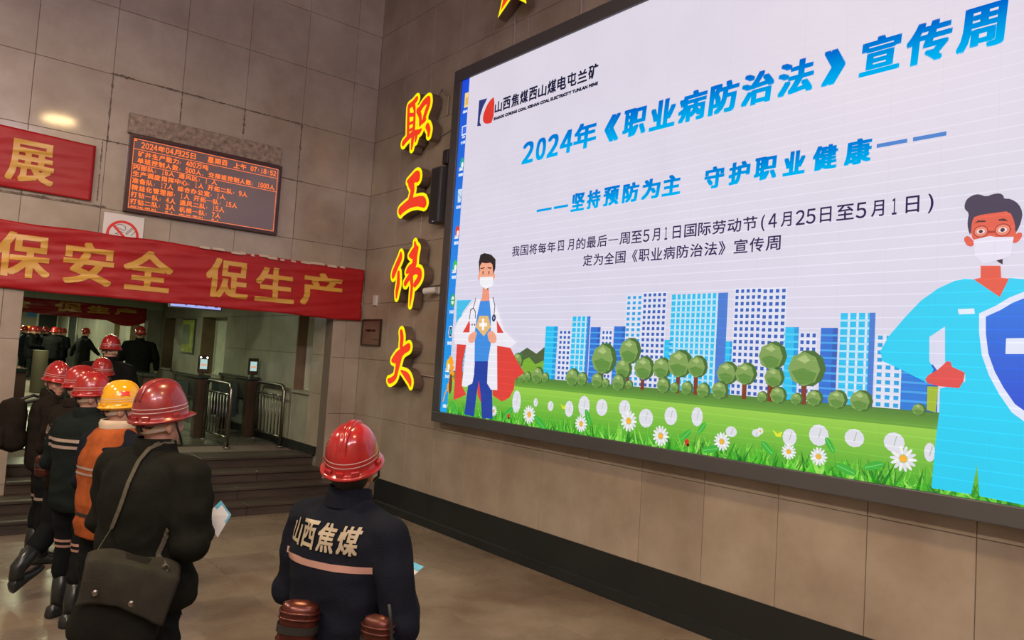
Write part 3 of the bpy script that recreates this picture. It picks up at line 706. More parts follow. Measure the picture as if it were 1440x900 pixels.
SH = [g(1100, 155), g(1000, 195), g(910, 250), g(790, 305), g(790, 440), g(810, 600), g(860, 740), g(930, 870), g(1020, 1000), (1.30, 1.80), (0.85, 2.1), (0.72, 2.6), (0.75, 2.95)]
P(SH, q(222, 228, 248), 32)
cyc = sum(p[0] for p in SH) / len(SH); czc = sum(p[1] for p in SH) / len(SH)
P([(cyc + (p[0] - cyc) * .88, czc + (p[1] - czc) * .88) for p in SH], None, 33, (1.9, q(20, 70, 205), 2.95, q(0, 130, 235)))
P([g(980, 480), g(1100, 478), (0.9, 2.41), (0.9, 2.27), g(1100, 590), g(975, 590)], q(225, 230, 248), 34)
R(1.08, 1.20, 2.05, 2.62, q(225, 230, 248), 34)
def PH(pts, col, lay, n=0): P(smooth([h(*p) for p in pts], n) if n else [h(*p) for p in pts], col, lay)
SK2 = q(222, 88, 72)
PH([(235, 380), (520, 320), (760, 320), (840, 480), (800, 660), (640, 720), (420, 740), (260, 690), (225, 560)], SK2, 32)
PH([(140, 680), (200, 640), (260, 700), (290, 740), (250, 790), (180, 770)], SK2, 31, 1); PH([(800, 620), (880, 600), (890, 660), (820, 740), (750, 740)], SK2, 31, 1)
PH([(270, 700), (480, 650), (560, 665), (780, 660), (740, 900), (560, 960), (400, 1000), (290, 900)], q(226, 222, 240), 33)
PH([(155, 270), (180, 190), (260, 135), (340, 120), (430, 155), (520, 120), (610, 110), (655, 145), (655, 180), (740, 180), (840, 240), (893, 350), (880, 450), (850, 540), (800, 620), (795, 480), (730, 335), (560, 355), (290, 395), (250, 470), (235, 660), (200, 560), (195, 470), (215, 360), (165, 320)], q(40, 38, 78), 34, 1)
for cx_, cyy, r in ((365, 595, 95), (640, 575, 105)):
    cy_, cz = h(cx_, cyy); k = (h(cx_ - 50, cyy)[0] - h(cx_ + 50, cyy)[0]) / 100
    E(cy_, cz, r * k, r * k * .9, q(165, 35, 35), 34.5, 20); E(cy_, cz, r * k * .85, r * k * .76, q(230, 130, 110), 35, 20)
    E(cy_, cz, r * k * .55, r * k * .35, q(240, 215, 225), 36, 14); E(cy_, cz, r * k * .28, r * k * .28, q(50, 15, 25), 37, 12)
line([h(465, 600), h(530, 600)], .012, q(165, 35, 35), 36)
PH([(280, 495), (330, 455), (430, 455), (420, 475), (340, 475)], q(50, 20, 35), 37); PH([(590, 440), (660, 430), (715, 465), (640, 460), (585, 458)], q(50, 20, 35), 37)
PH([(560, 960), (640, 940), (640, 1010), (600, 990)], q(35, 20, 40), 34)
wchild(A, 'picture', scm, screen, colors=True)
print('screen faces', len(A.f))

# ------------------------------------------------------------------ red LED notice board on the back wall
XB0, XB1, ZB0, ZB1 = 1.87, 3.72, 3.53, 4.455
board = thing('notice_board', 'red dot-matrix LED notice board with the date and rows of orange characters', 'display', (2.8, YA, ZB0))
BRD = mat('dark_red_frame', (0.045, 0.012, 0.012), 0.3)
fy0 = YA - 0.07
e = 0.035
for bx_ in ((XB0, XB1, ZB0, ZB0 + e), (XB0, XB1, ZB1 - e, ZB1), (XB0, XB0 + e, ZB0 + e, ZB1 - e), (XB1 - e, XB1, ZB0 + e, ZB1 - e)):
    wchild(MB().box(bx_[0], bx_[1], fy0, YA - 0.003, bx_[2], bx_[3]), 'frame_bar', BRD, board)
wchild(MB().box(XB0 + e, XB1 - e, YA - 0.05, YA - 0.003, ZB0 + e, ZB1 - e), 'panel', mat('led_panel_face', (0.17, 0.12, 0.13), 0.12, spec=0.7), board)
LT = MB(); ox0, ox1, oz0, oz1 = XB0 + e + .012, XB1 - e - .012, ZB0 + e + .012, ZB1 - e - .012; W_, H_ = ox1 - ox0, oz1 - oz0
def lrect(u0, u1, v0, v1): LT.add([(u0, YA - .052, v0), (u1, YA - .052, v0), (u1, YA - .052, v1), (u0, YA - .052, v1)], [(0, 1, 2, 3)])
lw = .006
def ltext(s, u, v, pitch, hgt, bold=.0016, clip=None):
    for c in s:
        w = pitch * (.5 if ord(c) < 256 else 1)
        if c != ' ':
            a, b_ = (u + w * .06, u + w * .94); z0_, z1_ = v - hgt / 2, v + hgt / 2
            if c in '：': c = ':'; a, b_ = u + w * .12, u + w * .24; z0_, z1_ = v - hgt * .3, v + hgt * .05
            elif c == ':': a, b_ = u + w * .35, u + w * .6; z0_, z1_ = v - hgt * .25, v + hgt * .25
            elif c == '，': a, b_ = u + w * .1, u + w * .25; z0_, z1_ = v - hgt * .5, v - hgt * .25; c = ','
            elif c == '一': z0_, z1_ = v - hgt * .03, v + hgt * .06
            elif c == '1': a, b_ = u + w * .3, u + w * .7
            elif c == '二': z0_, z1_ = v - hgt * .35, v + hgt * .3
            elif c in '日四口': a, b_ = u + w * .16, u + w * .84
            vs, fs = text2d(c, a, b_, z0_, z1_, bold, nb=4)
            if clip and vs: vs, fs = clip2d(vs, fs, *clip)
            LT.add([(x, YA - .053, z) for x, z in vs], fs)
        u += w
top = oz1
vy = lambda f: top - f * H_
lrect(ox0, ox1, top - lw, top); lrect(ox0, ox1, oz0, oz0 + lw); lrect(ox0, ox0 + lw, oz0, oz1); lrect(ox1 - lw, ox1, oz0, oz1)
lrect(ox0, ox1, vy(.148) - lw / 2, vy(.148) + lw / 2); lrect(ox0, ox1, vy(.365) - lw / 2, vy(.365) + lw / 2)
lrect(ox0 + .012, ox0 + .03, top - .03, top - .012)
pt = W_ * .0445
u = ox0 + W_ * .045
ltext('2024年04月25日', u, vy(.078), pt * 1.17, .072); ltext('星期四', ox0 + W_ * .48, vy(.078), pt * 1.1, .072); ltext('上午', ox0 + W_ * .665, vy(.078), pt * 1.1, .07); ltext('07:18:52', ox0 + W_ * .79, vy(.078), pt * 1.1, .065)
rows = [(.208, '矿井生产能力：400万吨', .02, None), (.305, '单班控制人数：500人，交接班控制人数：1000人', .02, None), (.43, '内部队：16人 通风区：1 人', .0, (None, vy(.38) - .004)),
        (.50, '生产调度指挥中心：1人 开拓二队：9人', .0, None), (.60, '准备队：17人 综合办公室：1人', .0, None), (.70, '精益化管理部：1人 开拓一队：15人', .0, None),
        (.80, '打钻一队：4人 通风二队：15人', .0, None), (.90, '打钻二队：3人 机维一队：7人', .0, None), (1.0, '掘进四队：8人 安监四队：8人', .0, (vy(.985), None))]
rows[2] = (.405, rows[2][1], .0, (None, vy(.372) - .003))
for v, s, du, cl in rows: ltext(s, ox0 + .014 + W_ * du, vy(v), pt, .066, clip=cl)
lt = wchild(LT, 'glowing_text', emat('led_orange', (1.3, 0.24, 0.045), 1.0), board)
# mottled granite strip above it
m = MB(); v, f = bevel_box(1.845, 3.70, YA - 0.055, YA - 0.001, 4.462, 4.70, 0.006, 1); m.add(v, f)
o = m.build('stone_ledge', GRANITE); setp(o, 'mottled brown granite strip mounted directly above the red notice board', 'stone ledge')

# ------------------------------------------------------------------ banners
CLOTH = mat('red_banner_cloth', (0.35, 0.010, 0.014), 0.42, noise_amt=0.15, scale=2, spec=0.4, bump=0.08, bump_scale=90)
GOLD = mat('gold_banner_letters', (0.54, 0.30, 0.055), 0.32, spec=0.6)
PALEG = mat('gold_banner_letters', (0.64, 0.36, 0.05), 0.32)
def banner_disp(x, z, amp=1.0, seed=0.0, nh=3.2):
    f = 0.010 * math.sin(x * 1.9 + z * 9 + seed) + 0.012 * noise.noise(Vector((x * 1.1, z * nh * 2.2 + x * .8, seed))) + 0.008 * noise.noise(Vector((x * 3.2, z * 9 + x * 2.0, seed + 5)))
    r = 1 - abs(noise.noise(Vector((x * .55, z * 7.5 - x * 1.1, seed + 9)))) * 2.4
    return amp * (f + 0.016 * max(0, r) ** 3)
def banner(name, label, x0, x1, ztop, zbot, y, amp, seed, chars, group=None, cat='banner', nz=26, colr=None):
    t = thing(name, label, cat, ((x0 + x1) / 2, y, zbot(x0) if callable(zbot) else zbot), group=group)
    zt = ztop if callable(ztop) else (lambda x: ztop); zb = zbot if callable(zbot) else (lambda x: zbot)
    nx = int((x1 - x0) / .035); m = MB(); vs = []
    pos = lambda x, z, off=0.0: (x, y - 0.030 - off - banner_disp(x, z, amp, seed), z)
    for side_ in (0, 1):
        for i in range(nx + 1):
            x = x0 + (x1 - x0) * i / nx
            for j in range(nz + 1):
                z = zb(x) + (zt(x) - zb(x)) * j / nz; p = pos(x, z); vs.append((p[0], p[1] + side_ * .0022, p[2]))
    fs = []; N = (nx + 1) * (nz + 1); ix = lambda i, j, s: s * N + i * (nz + 1) + j
    for i in range(nx):
        for j in range(nz):
            fs.append((ix(i, j, 0), ix(i + 1, j, 0), ix(i + 1, j + 1, 0), ix(i, j + 1, 0))); fs.append((ix(i, j, 1), ix(i, j + 1, 1), ix(i + 1, j + 1, 1), ix(i + 1, j, 1)))
        fs.append((ix(i, 0, 0), ix(i, 0, 1), ix(i + 1, 0, 1), ix(i + 1, 0, 0))); fs.append((ix(i, nz, 0), ix(i + 1, nz, 0), ix(i + 1, nz, 1), ix(i, nz, 1)))
    for i in (0, nx):
        for j in range(nz): fs.append((ix(i, j, 0), ix(i, j + 1, 0), ix(i, j + 1, 1), ix(i, j, 1)) if i == 0 else (ix(i, j, 0), ix(i, j, 1), ix(i, j + 1, 1), ix(i, j + 1, 0)))
    m.add(vs, fs); wchild(m, 'cloth', CLOTH, t, smooth=True)
    for ch, a, b_, c, dd, bo in chars:
        bx_, bz_ = bo
        v2, f2 = text2d(ch, a + bx_, b_ - bx_, c + bz_, dd - bz_); v2, f2 = slice2d(v2, f2, .035, .02); m = MB()
        for k_, (ox, oz) in enumerate([(bx_ * i, bz_ * j) for i in (-1, 0, 1) for j in (-1, 0, 1)]):
            m.add([pos(x + ox, z + oz, .0055 + .00025 * k_) for x, z in v2], f2)
        wchild(m, 'letter', GOLD, t)
    return t
bo = (.014, .011)
big_banner = banner('slogan_banner', 'long red cloth banner with six gold characters hung across the passage opening', 0.15, 5.06, lambda x: 3.235 + .02 * noise.noise(Vector((x * 1.5, 0, 0))), lambda x: 2.50 + .02 * noise.noise(Vector((x * 1.2, 3, 0))), YA, 1.0, 1.3,
       [('保', 0.67, 1.20, 2.63, 3.12, bo), ('安', 1.32, 1.83, 2.62, 3.105, bo), ('全', 1.93, 2.48, 2.62, 3.10, bo), ('促', 2.87, 3.41, 2.63, 3.13, bo), ('生', 3.50, 4.03, 2.64, 3.10, bo), ('产', 4.12, 4.74, 2.65, 3.11, bo)])
banner('slogan_banner', 'short red cloth banner with one gold character left of the notice board', -2.4, 1.535, lambda x: 4.235 + .01 * math.sin(x * 3), lambda x: 3.585, YA, 0.45, 6.1,
       [('展', 0.70, 1.15, 3.67, 4.13, (.013, .010))])
tp = MB(); rt = random.Random(5)
for i in range(16):
    x = 2.75 + i * .13 + rt.uniform(-.04, .04); w = rt.uniform(.05, .16); z = 3.225 + rt.uniform(-.008, .012)
    tp.add([(x, YA - .052, z - .012), (x + w, YA - .052, z - .014), (x + w * .9, YA - .03, z + .022), (x + .01, YA - .03, z + .02)], [(0, 1, 2, 3)])
wchild(tp, 'adhesive_tape', mat('old_tape', (0.5, 0.42, 0.36), 0.3), big_banner, kind='stuff')
banner('slogan_banner', 'sagging dim red banner with gold characters on the lintel deep in the passage', -0.6, 4.3, lambda x: 2.79 - .01 * x, lambda x: 2.44 + .03 * math.sin(x * 1.3) - (.10 if x > 3.5 else 0) * math.sin((x - 3.5) * PI / .8), Y1, 1.6, 11.0,
       [('保', -.2, .35, 2.52, 2.74, bo), ('安', .45, 1.0, 2.52, 2.74, bo), ('全', 1.62, 2.03, 2.54, 2.74, bo), ('促', 2.48, 3.0, 2.53, 2.74, bo), ('生', 3.1, 3.55, 2.55, 2.72, bo), ('产', 3.65, 4.1, 2.55, 2.71, bo)], nz=18)

# ------------------------------------------------------------------ small things on the back wall
ns = thing('no_smoking_sign', 'white no-smoking sign half hidden behind the long banner, under the notice board', 'sign', (1.9, YA, 3.0))
wchild(MB().box(1.685, 2.115, YA - .012, YA - .001, 3.02, 3.49), 'plate', mat('white_sign_plate', (0.62, 0.6, 0.62), 0.4), ns)
SR = mat('sign_red', (0.62, 0.02, 0.02), 0.4); SBK = mat('sign_black', (0.02, 0.02, 0.02), 0.4)
m = MB(); n = 40; cx, cz, ro, ri = 1.895, 3.245, .175, .145; yy_ = YA - .0135
m.add([(cx + r * math.cos(2 * PI * k / n), yy_, cz + r * math.sin(2 * PI * k / n)) for r in (ro, ri) for k in range(n)], [(k, (k + 1) % n, n + (k + 1) % n, n + k) for k in range(n)])
a = math.radians(135); dx, dz = math.cos(a), math.sin(a)
m.add([(cx + dx * .155 * s1 - dz * .014 * s2, yy_ - .001, cz + dz * .155 * s1 + dx * .014 * s2) for s1, s2 in ((1, 1), (1, -1), (-1, -1), (-1, 1))], [(0, 1, 2, 3)])
wchild(m, 'red_ring_and_bar', SR, ns)
def wline(pts, w, y):
    m = MB()
    for p0, p1 in zip(pts[:-1], pts[1:]):
        d_ = Vector((p1[0] - p0[0], p1[1] - p0[1])); n_ = Vector((-d_.y, d_.x)).normalized() * w / 2
        m.add([(p0[0] + n_.x, y, p0[1] + n_.y), (p1[0] + n_.x, y, p1[1] + n_.y), (p1[0] - n_.x, y, p1[1] - n_.y), (p0[0] - n_.x, y, p0[1] - n_.y)], [(0, 1, 2, 3)])
    return m
W1 = lambda x, y: (lambda p: (p.x, p.z))(on(1, x, y, YA))
sc_ = lambda x, y: W1(x / 5.54, 300 + y / 5.54)
m = wline([sc_(*p) for p in ((985, 165), (1040, 118), (1055, 118), (1060, 132), (1020, 175))], .006, YA - .0125)
for pl in (((985, 165), (978, 155), (1032, 112)), ((870, 100), (905, 98), (925, 85), (950, 88), (975, 105), (978, 125), (960, 135), (930, 118), (905, 110)), ((900, 160), (930, 140), (960, 150)), ((890, 155), (925, 165))):
    m2 = wline([sc_(*p) for p in pl], .006, YA - .0125); m.add(m2.v, m2.f)
wchild(m, 'cigarette_drawing', SBK, ns)

# hanging display and poster in the passage
t = thing('hanging_display', 'bright lavender screen hanging from the passage ceiling behind the long banner', 'display', (3.45, 12.0, 2.3))
wchild(MB().box(3.07, 3.86, 12.0, 12.05, 2.555, 2.96), 'casing', DARKMETAL, t)
wchild(MB().add([(3.09, 11.998, 2.575), (3.84, 11.998, 2.575), (3.84, 11.998, 2.94), (3.09, 11.998, 2.94)], [(0, 1, 2, 3)]), 'lit_face', emat('lavender_light', (0.42, 0.46, 0.95), 0.95), t)
m = MB()
for i in range(5):
    x = 3.165 + i * .15
    v, f = text2d(['个', '冊', '人', '只', '目'][i], x - .02, x + .02, 2.60, 2.635, .0015); m.add([(a_, 11.9965, b_) for a_, b_ in v], f)
    m.add([(x + .04, 11.9965, 2.67), (x + .06, 11.9965, 2.67), (x + .05, 11.9965, 2.65)], [(0, 1, 2)])
wchild(m, 'dark_marks', SBK, t, kind='stuff')
pa = on(0, 255, 492, XP); pb = on(0, 277, 448, XP)
t = thing('poster', 'yellow-green framed notice poster on the passage side wall between two windows', 'poster', (XP, (pa.y + pb.y) / 2, 1.7))
ya_, yb_ = min(pa.y, pb.y), max(pa.y, pb.y); za, zb_ = 1.80, 2.53
wchild(MB().box(XP - .03, XP - .001, ya_, yb_, za, zb_), 'frame', DARKMETAL, t)
wchild(MB().box(XP - .034, XP - .031, ya_ + .03, yb_ - .03, za + .03, zb_ - .03), 'print', mat('poster_print', (0.20, 0.28, 0.02), 0.5, noise_amt=1, scale=9, col2=(0.5, 0.5, 0.12)), t)
wchild(MB().box(XP - .037, XP - .035, ya_ + .3, yb_ - .12, za + .2, zb_ - .12), 'text_panel', mat('poster_text', (0.22, 0.30, 0.20), 0.5, noise_amt=1, scale=40, col2=(0.08, 0.13, 0.08), stretch=(1, 1, 5)), t)
t = setp(MB().box(3.62, 4.3 - .35, 33.96, 33.995, 2.62, 2.80).build('poster', mat('blue_poster', (0.05, 0.22, 0.5), 0.5)), 'small blue poster high on the far end wall of the passage', 'poster')

# ------------------------------------------------------------------ lit box letters on the right wall
YEL = emat('letter_yellow', (1.0, 0.86, 0.0), 1.0); REDL = emat('letter_red', (0.86, 0.035, 0.01), 1.0)
RETN = mat('letter_return', (0.16, 0.11, 0.085), 0.4, metal=0.3)
XF = 4.93
def LW(x, y): p = on(0, x, y, XF); return (p.y, p.z)
def letter(name, label, strokes, cx0, cy0, s, rim=.045, cat='sign', group=None, outer=None, holes=()):
    """strokes: lists of (x, y, halfwidth) in crop pixels"""
    c = lambda x, y: LW(cx0 + x / s, cy0 + y / s)
    pts = [[(*c(x, y), w / s) for x, y, w in st] for st in strokes]
    kx = LW(cx0, cy0)[0] - LW(cx0 + 10, cy0)[0]; kz = LW(cx0, cy0)[1] - LW(cx0, cy0 + 10)[1]
    kx /= 10; kz /= 10; k_ = (kx + kz) / 2
    def outline(st, grow, n=9):
        """rounded ribbon around a polyline; width scaled to metres"""
        P_ = [Vector((a_, b_)) for a_, b_, w in st]; Wd = [w * k_ * 0.92 + grow for a_, b_, w in st]; left = []; right = []
        N_ = len(P_)
        for i, p in enumerate(P_):
            t_ = (P_[min(i + 1, N_ - 1)] - P_[max(0, i - 1)]).normalized(); nn_ = Vector((-t_.y, t_.x)); left.append(p + nn_ * Wd[i]); right.append(p - nn_ * Wd[i])
        def cap(p, t_, w, sgn):
            a0 = math.atan2(t_.y, t_.x); return [p + Vector((math.cos(a0 + sgn * (PI / 2 - PI * j / n)), math.sin(a0 + sgn * (PI / 2 - PI * j / n)))) * w for j in range(1, n)]
        te = (P_[-1] - P_[-2]).normalized(); ts = (P_[0] - P_[1]).normalized()
        return left + cap(P_[-1], te, Wd[-1], 1) + right[::-1] + [p for p in cap(P_[0], ts, Wd[0], 1)]
    allp = [p for st in pts for p in st]
    t = thing(name, label, cat, (WB, sum(p[0] for p in allp) / len(allp), min(p[1] for p in allp)), group=group)
    ret = MB(); rimm = MB(); red = MB(); lay = 0
    def dens(st):
        o = []
        for i in range(len(st) - 1):
            for j in range(4):
                u_ = j / 4; p0 = st[max(i - 1, 0)]; p1 = st[i]; p2 = st[i + 1]; p3 = st[min(i + 2, len(st) - 1)]
                o.append(tuple(.5 * (2 * p1[q_] + (p2[q_] - p0[q_]) * u_ + (2 * p0[q_] - 5 * p1[q_] + 4 * p2[q_] - p3[q_]) * u_ ** 2 + (3 * p1[q_] - p0[q_] - 3 * p2[q_] + p3[q_]) * u_ ** 3) for q_ in range(3)))
        return o + [st[-1]]
    for st in pts:
        st = dens(st); lay += 1
        N_ = len(st)
        # rim plate and casing: quads along the stroke plus discs at every node, so bends stay closed
        for (mbx, grow, xf, depth) in ((rimm, rim, XF - lay * .00015, None), (red, 0.0, XF - .006 - lay * .00015, None), (ret, rim - .001, XF + .002 + lay * .0002, WB - .035)):
            V2 = [Vector((p[0], p[1])) for p in st]; Wd = [max(.004, p[2] * k_ * 1.15) + grow for p in st]
            for i in range(N_):
                ring = [(V2[i].x + math.cos(2 * PI * j / 14) * Wd[i], V2[i].y + math.sin(2 * PI * j / 14) * Wd[i]) for j in range(14)]
                if depth is None: mbx.add([(xf, a_, b_) for a_, b_ in ring], [tuple(range(14))])
                else: mbx.add([(xf, a_, b_) for a_, b_ in ring] + [(depth, a_, b_) for a_, b_ in ring], [tuple(range(14)), tuple(range(27, 13, -1))] + [(j, (j + 1) % 14, 14 + (j + 1) % 14, 14 + j) for j in range(14)])
                if i + 1 < N_:
                    d_ = (V2[i + 1] - V2[i])
                    if d_.length < 1e-6: continue
                    n_ = Vector((-d_.y, d_.x)).normalized(); qd = [V2[i] + n_ * Wd[i], V2[i + 1] + n_ * Wd[i + 1], V2[i + 1] - n_ * Wd[i + 1], V2[i] - n_ * Wd[i]]
                    if depth is None: mbx.add([(xf - .00005, v_.x, v_.y) for v_ in qd], [(0, 1, 2, 3)])
                    else: mbx.add([(xf, v_.x, v_.y) for v_ in qd] + [(depth, v_.x, v_.y) for v_ in qd], [(0, 1, 2, 3), (7, 6, 5, 4)] + [(j, (j + 1) % 4, 4 + (j + 1) % 4, 4 + j) for j in range(4)])
    wchild(ret, 'casing', RETN, t); wchild(rimm, 'yellow_rim', YEL, t); wchild(red, 'red_face', REDL, t)
    return t
RM = .042
letter('lit_character', 'red and yellow lit character, topmost of the four beside the screen', [
    [(250, 135, 22), (205, 190, 22), (150, 235, 22)], [(145, 250, 18), (140, 400, 18), (135, 620, 18)], [(215, 230, 20), (225, 300, 14), (215, 500, 18), (195, 700, 20), (182, 800, 10)],
    [(150, 350, 16), (215, 345, 14)], [(150, 470, 12), (215, 440, 12)], [(150, 560, 12), (220, 520, 12)], [(75, 725, 24), (120, 670, 22), (200, 600, 22), (280, 575, 20), (310, 545, 12)], [(250, 590, 26), (235, 700, 10)],
    [(270, 290, 24), (300, 370, 20), (300, 470, 18)], [(290, 280, 24), (350, 190, 26), (400, 145, 28)], [(405, 150, 30), (410, 210, 24), (370, 330, 22), (350, 400, 20)], [(300, 470, 14), (360, 410, 20)], [(395, 500, 25), (415, 550, 22), (410, 620, 14)]],
    560, 125, 9.477, rim=RM)
letter('lit_character', 'red and yellow lit character, second from the top beside the screen', [
    [(255, 265, 15), (310, 245, 38), (385, 190, 48), (400, 220, 36)], [(300, 290, 42), (325, 380, 32), (310, 470, 30), (290, 560, 36)], [(145, 700, 34), (150, 740, 20)], [(160, 690, 36), (280, 600, 40), (400, 565, 42), (470, 570, 45), (500, 600, 34)]],
    550, 230, 10.587, rim=RM)
letter('lit_character', 'red and yellow lit character, third from the top beside the screen', [
    [(155, 215, 12), (150, 270, 24), (110, 360, 24), (75, 450, 24), (68, 490, 12)], [(130, 440, 16), (128, 560, 20), (112, 650, 18), (105, 725, 8)],
    [(318, 90, 10), (325, 160, 22), (300, 220, 34), (255, 240, 8)], [(345, 160, 18), (320, 260, 26), (310, 350, 26), (255, 400, 26), (225, 430, 12)], [(210, 560, 20), (260, 480, 20), (320, 420, 22), (370, 430, 24), (370, 500, 24), (320, 575, 20)], [(275, 480, 24), (285, 580, 16), (275, 700, 14), (262, 815, 6)]],
    545, 330, 8.18, rim=RM)
letter('lit_character', 'red and yellow lit character, lowest of the four beside the screen', [
    [(240, 105, 20), (250, 180, 24), (240, 280, 22)], [(330, 300, 30), (260, 350, 30), (190, 430, 42), (130, 465, 16)], [(250, 330, 26), (210, 460, 34), (185, 590, 24), (160, 680, 22), (100, 725, 22), (78, 715, 14)], [(240, 598, 8), (310, 660, 26), (350, 730, 22), (358, 790, 8)]],
    538, 455, 9.0, rim=RM)
# five-pointed star above the screen, its top outside the frame
cyS, czS, Rr = 6.40, 6.29, .43
def star(R_, r_): return [(cyS + (R_ if i % 2 == 0 else r_) * math.sin(PI * i / 5), czS + (R_ if i % 2 == 0 else r_) * math.cos(PI * i / 5)) for i in range(10)]
t = thing('lit_star', 'red lit star with a yellow rim high above the screen corner', 'sign', (WB, cyS, 5.98))
so = star(Rr, Rr * .42); si = star(Rr * .80, Rr * .32)
m = MB().add([(XF, *p) for p in so] + [(WB - .035, *p) for p in so], [tuple(range(19, 9, -1))] + [(i, (i + 1) % 10, 10 + (i + 1) % 10, 10 + i) for i in range(10)]); wchild(m, 'casing', RETN, t)
wchild(MB().add([(XF - .001, *p) for p in so], [tuple(range(10))]), 'yellow_rim', YEL, t)
wchild(MB().add([(XF - .006, *p) for p in si], [tuple(range(10))]), 'red_face', REDL, t)
# thin conduits
CND = mat('painted_conduit', (0.30, 0.26, 0.24), 0.4)
for lab, pts in (('thin upright conduit running from the lit star down to the screen', [(6.52, 5.99), (6.50, 5.56)]), ('thin upright conduit above the screen, right of the star', [(5.45, 7.9), (5.43, 5.56)]),
                 ('short conduit from the lowest lit character to the screen', [(8.02, 1.82), (7.49, 1.80)]), ('short conduit beside the security camera', [(8.0, 2.945), (7.49, 2.95)]),
                 ('short conduit from the topmost lit character to the screen', [(7.93, 4.86), (7.49, 4.92)]), ('thin curved conduit over the topmost lit character', [(8.12, 5.35), (7.95, 5.5), (7.78, 5.35), (7.78, 5.1)])):
    o = MB().tube([(WB - .014, a_, b_) for a_, b_ in pts], .011, 8).build('conduit', CND, smooth=False); setp(o, lab, 'conduit')
# wall speaker beside the screen
t = thing('column_speaker', 'dark grey column speaker on the wall between the characters and the screen', 'speaker', (WB, 7.9, 3.66))
SPK = mat('speaker_grey', (0.055, 0.058, 0.07), 0.45, metal=0.3); SPK2 = mat('speaker_grille', (0.02, 0.021, 0.026), 0.6)
m = MB(); v, f = bevel_box(WB - .17, WB - .03, 7.60, 7.82, 3.70, 4.40, .02, 2); m.add(v, f); wchild(m, 'cabinet', SPK, t)
wchild(MB().box(WB - .176, WB - .1705, 7.635, 7.785, 3.73, 4.37), 'grille', SPK2, t)
m = MB(); v, f = bevel_box(WB - .10, WB - .002, 7.58, 7.70, 4.44, 4.62, .01, 1); m.add(v, f); m.box(WB - .07, WB - .04, 7.62, 7.66, 4.40, 4.45); wchild(m, 'bracket', SPK2, t)
wchild(MB().tube([(WB - .17, 7.70, 3.715), (WB - .178, 7.70, 3.715)], .006), 'indicator', emat('ind', (.5, .6, .9), .6), t)
# bullet security camera
t = thing('security_camera', 'small white bullet security camera on the wall left of the screen', 'camera', (WB, 7.86, 2.83))
WPL = mat('white_plastic', (0.55, 0.55, 0.55), 0.35)
wchild(MB().tube([(WB - .001, 7.70, 2.87), (WB - .03, 7.70, 2.87)], [.05, .045], 16), 'mount', WPL, t)
wchild(MB().tube([(WB - .03, 7.70, 2.87), (WB - .08, 7.74, 2.87)], .014, 8), 'bracket', WPL, t)
wchild(MB().tube([(WB - .06, 7.68, 2.875), (WB - .10, 7.78, 2.865), (WB - .13, 7.85, 2.855)], [.04, .043, .043], 18), 'body', WPL, t)
wchild(MB().tube([(WB - .128, 7.846, 2.8555), (WB - .137, 7.868, 2.852)], [.044, .036], 18), 'lens', mat('lens_black', (0.01, 0.01, 0.012), 0.1), t)
# small switch box and brown plaque near the corner
o = MB().box(WB - .03, WB - .001, 9.25, 9.33, 2.72, 2.86).build('switch_box', WPL); setp(o, 'tiny white switch box on the wall above the brown plaque', 'switch')
t = thing('wall_plaque', 'brown framed plaque on the right wall next to the corner', 'plaque', (WB, 9.34, 2.16))
for a_ in ((9.07, 9.61, 2.15, 2.17), (9.07, 9.61, 2.505, 2.525), (9.07, 9.09, 2.17, 2.505), (9.59, 9.61, 2.17, 2.505)): wchild(MB().box(WB - .03, WB - .001, *a_), 'frame_bar', mat('plaque_frame', (0.03, 0.018, 0.015), 0.35), t)
wchild(MB().box(WB - .018, WB - .001, 9.09, 9.59, 2.17, 2.505), 'plate', mat('bronze_plate', (0.20, 0.115, 0.085), 0.3, metal=0.4), t)
m = MB(); v, f = text2d('文明窗口单位', 0, .30, 2.345, 2.385, .002); m.add([(WB - .019, 9.51 - a_, b_) for a_, b_ in v], f)
v, f = text2d('二零一二年', 0, .13, 2.235, 2.25, .001); m.add([(WB - .019, 9.27 - a_, b_) for a_, b_ in v], f)
wchild(m, 'inscription', mat('inscription_red', (0.30, 0.03, 0.02), 0.5), t, kind='stuff')

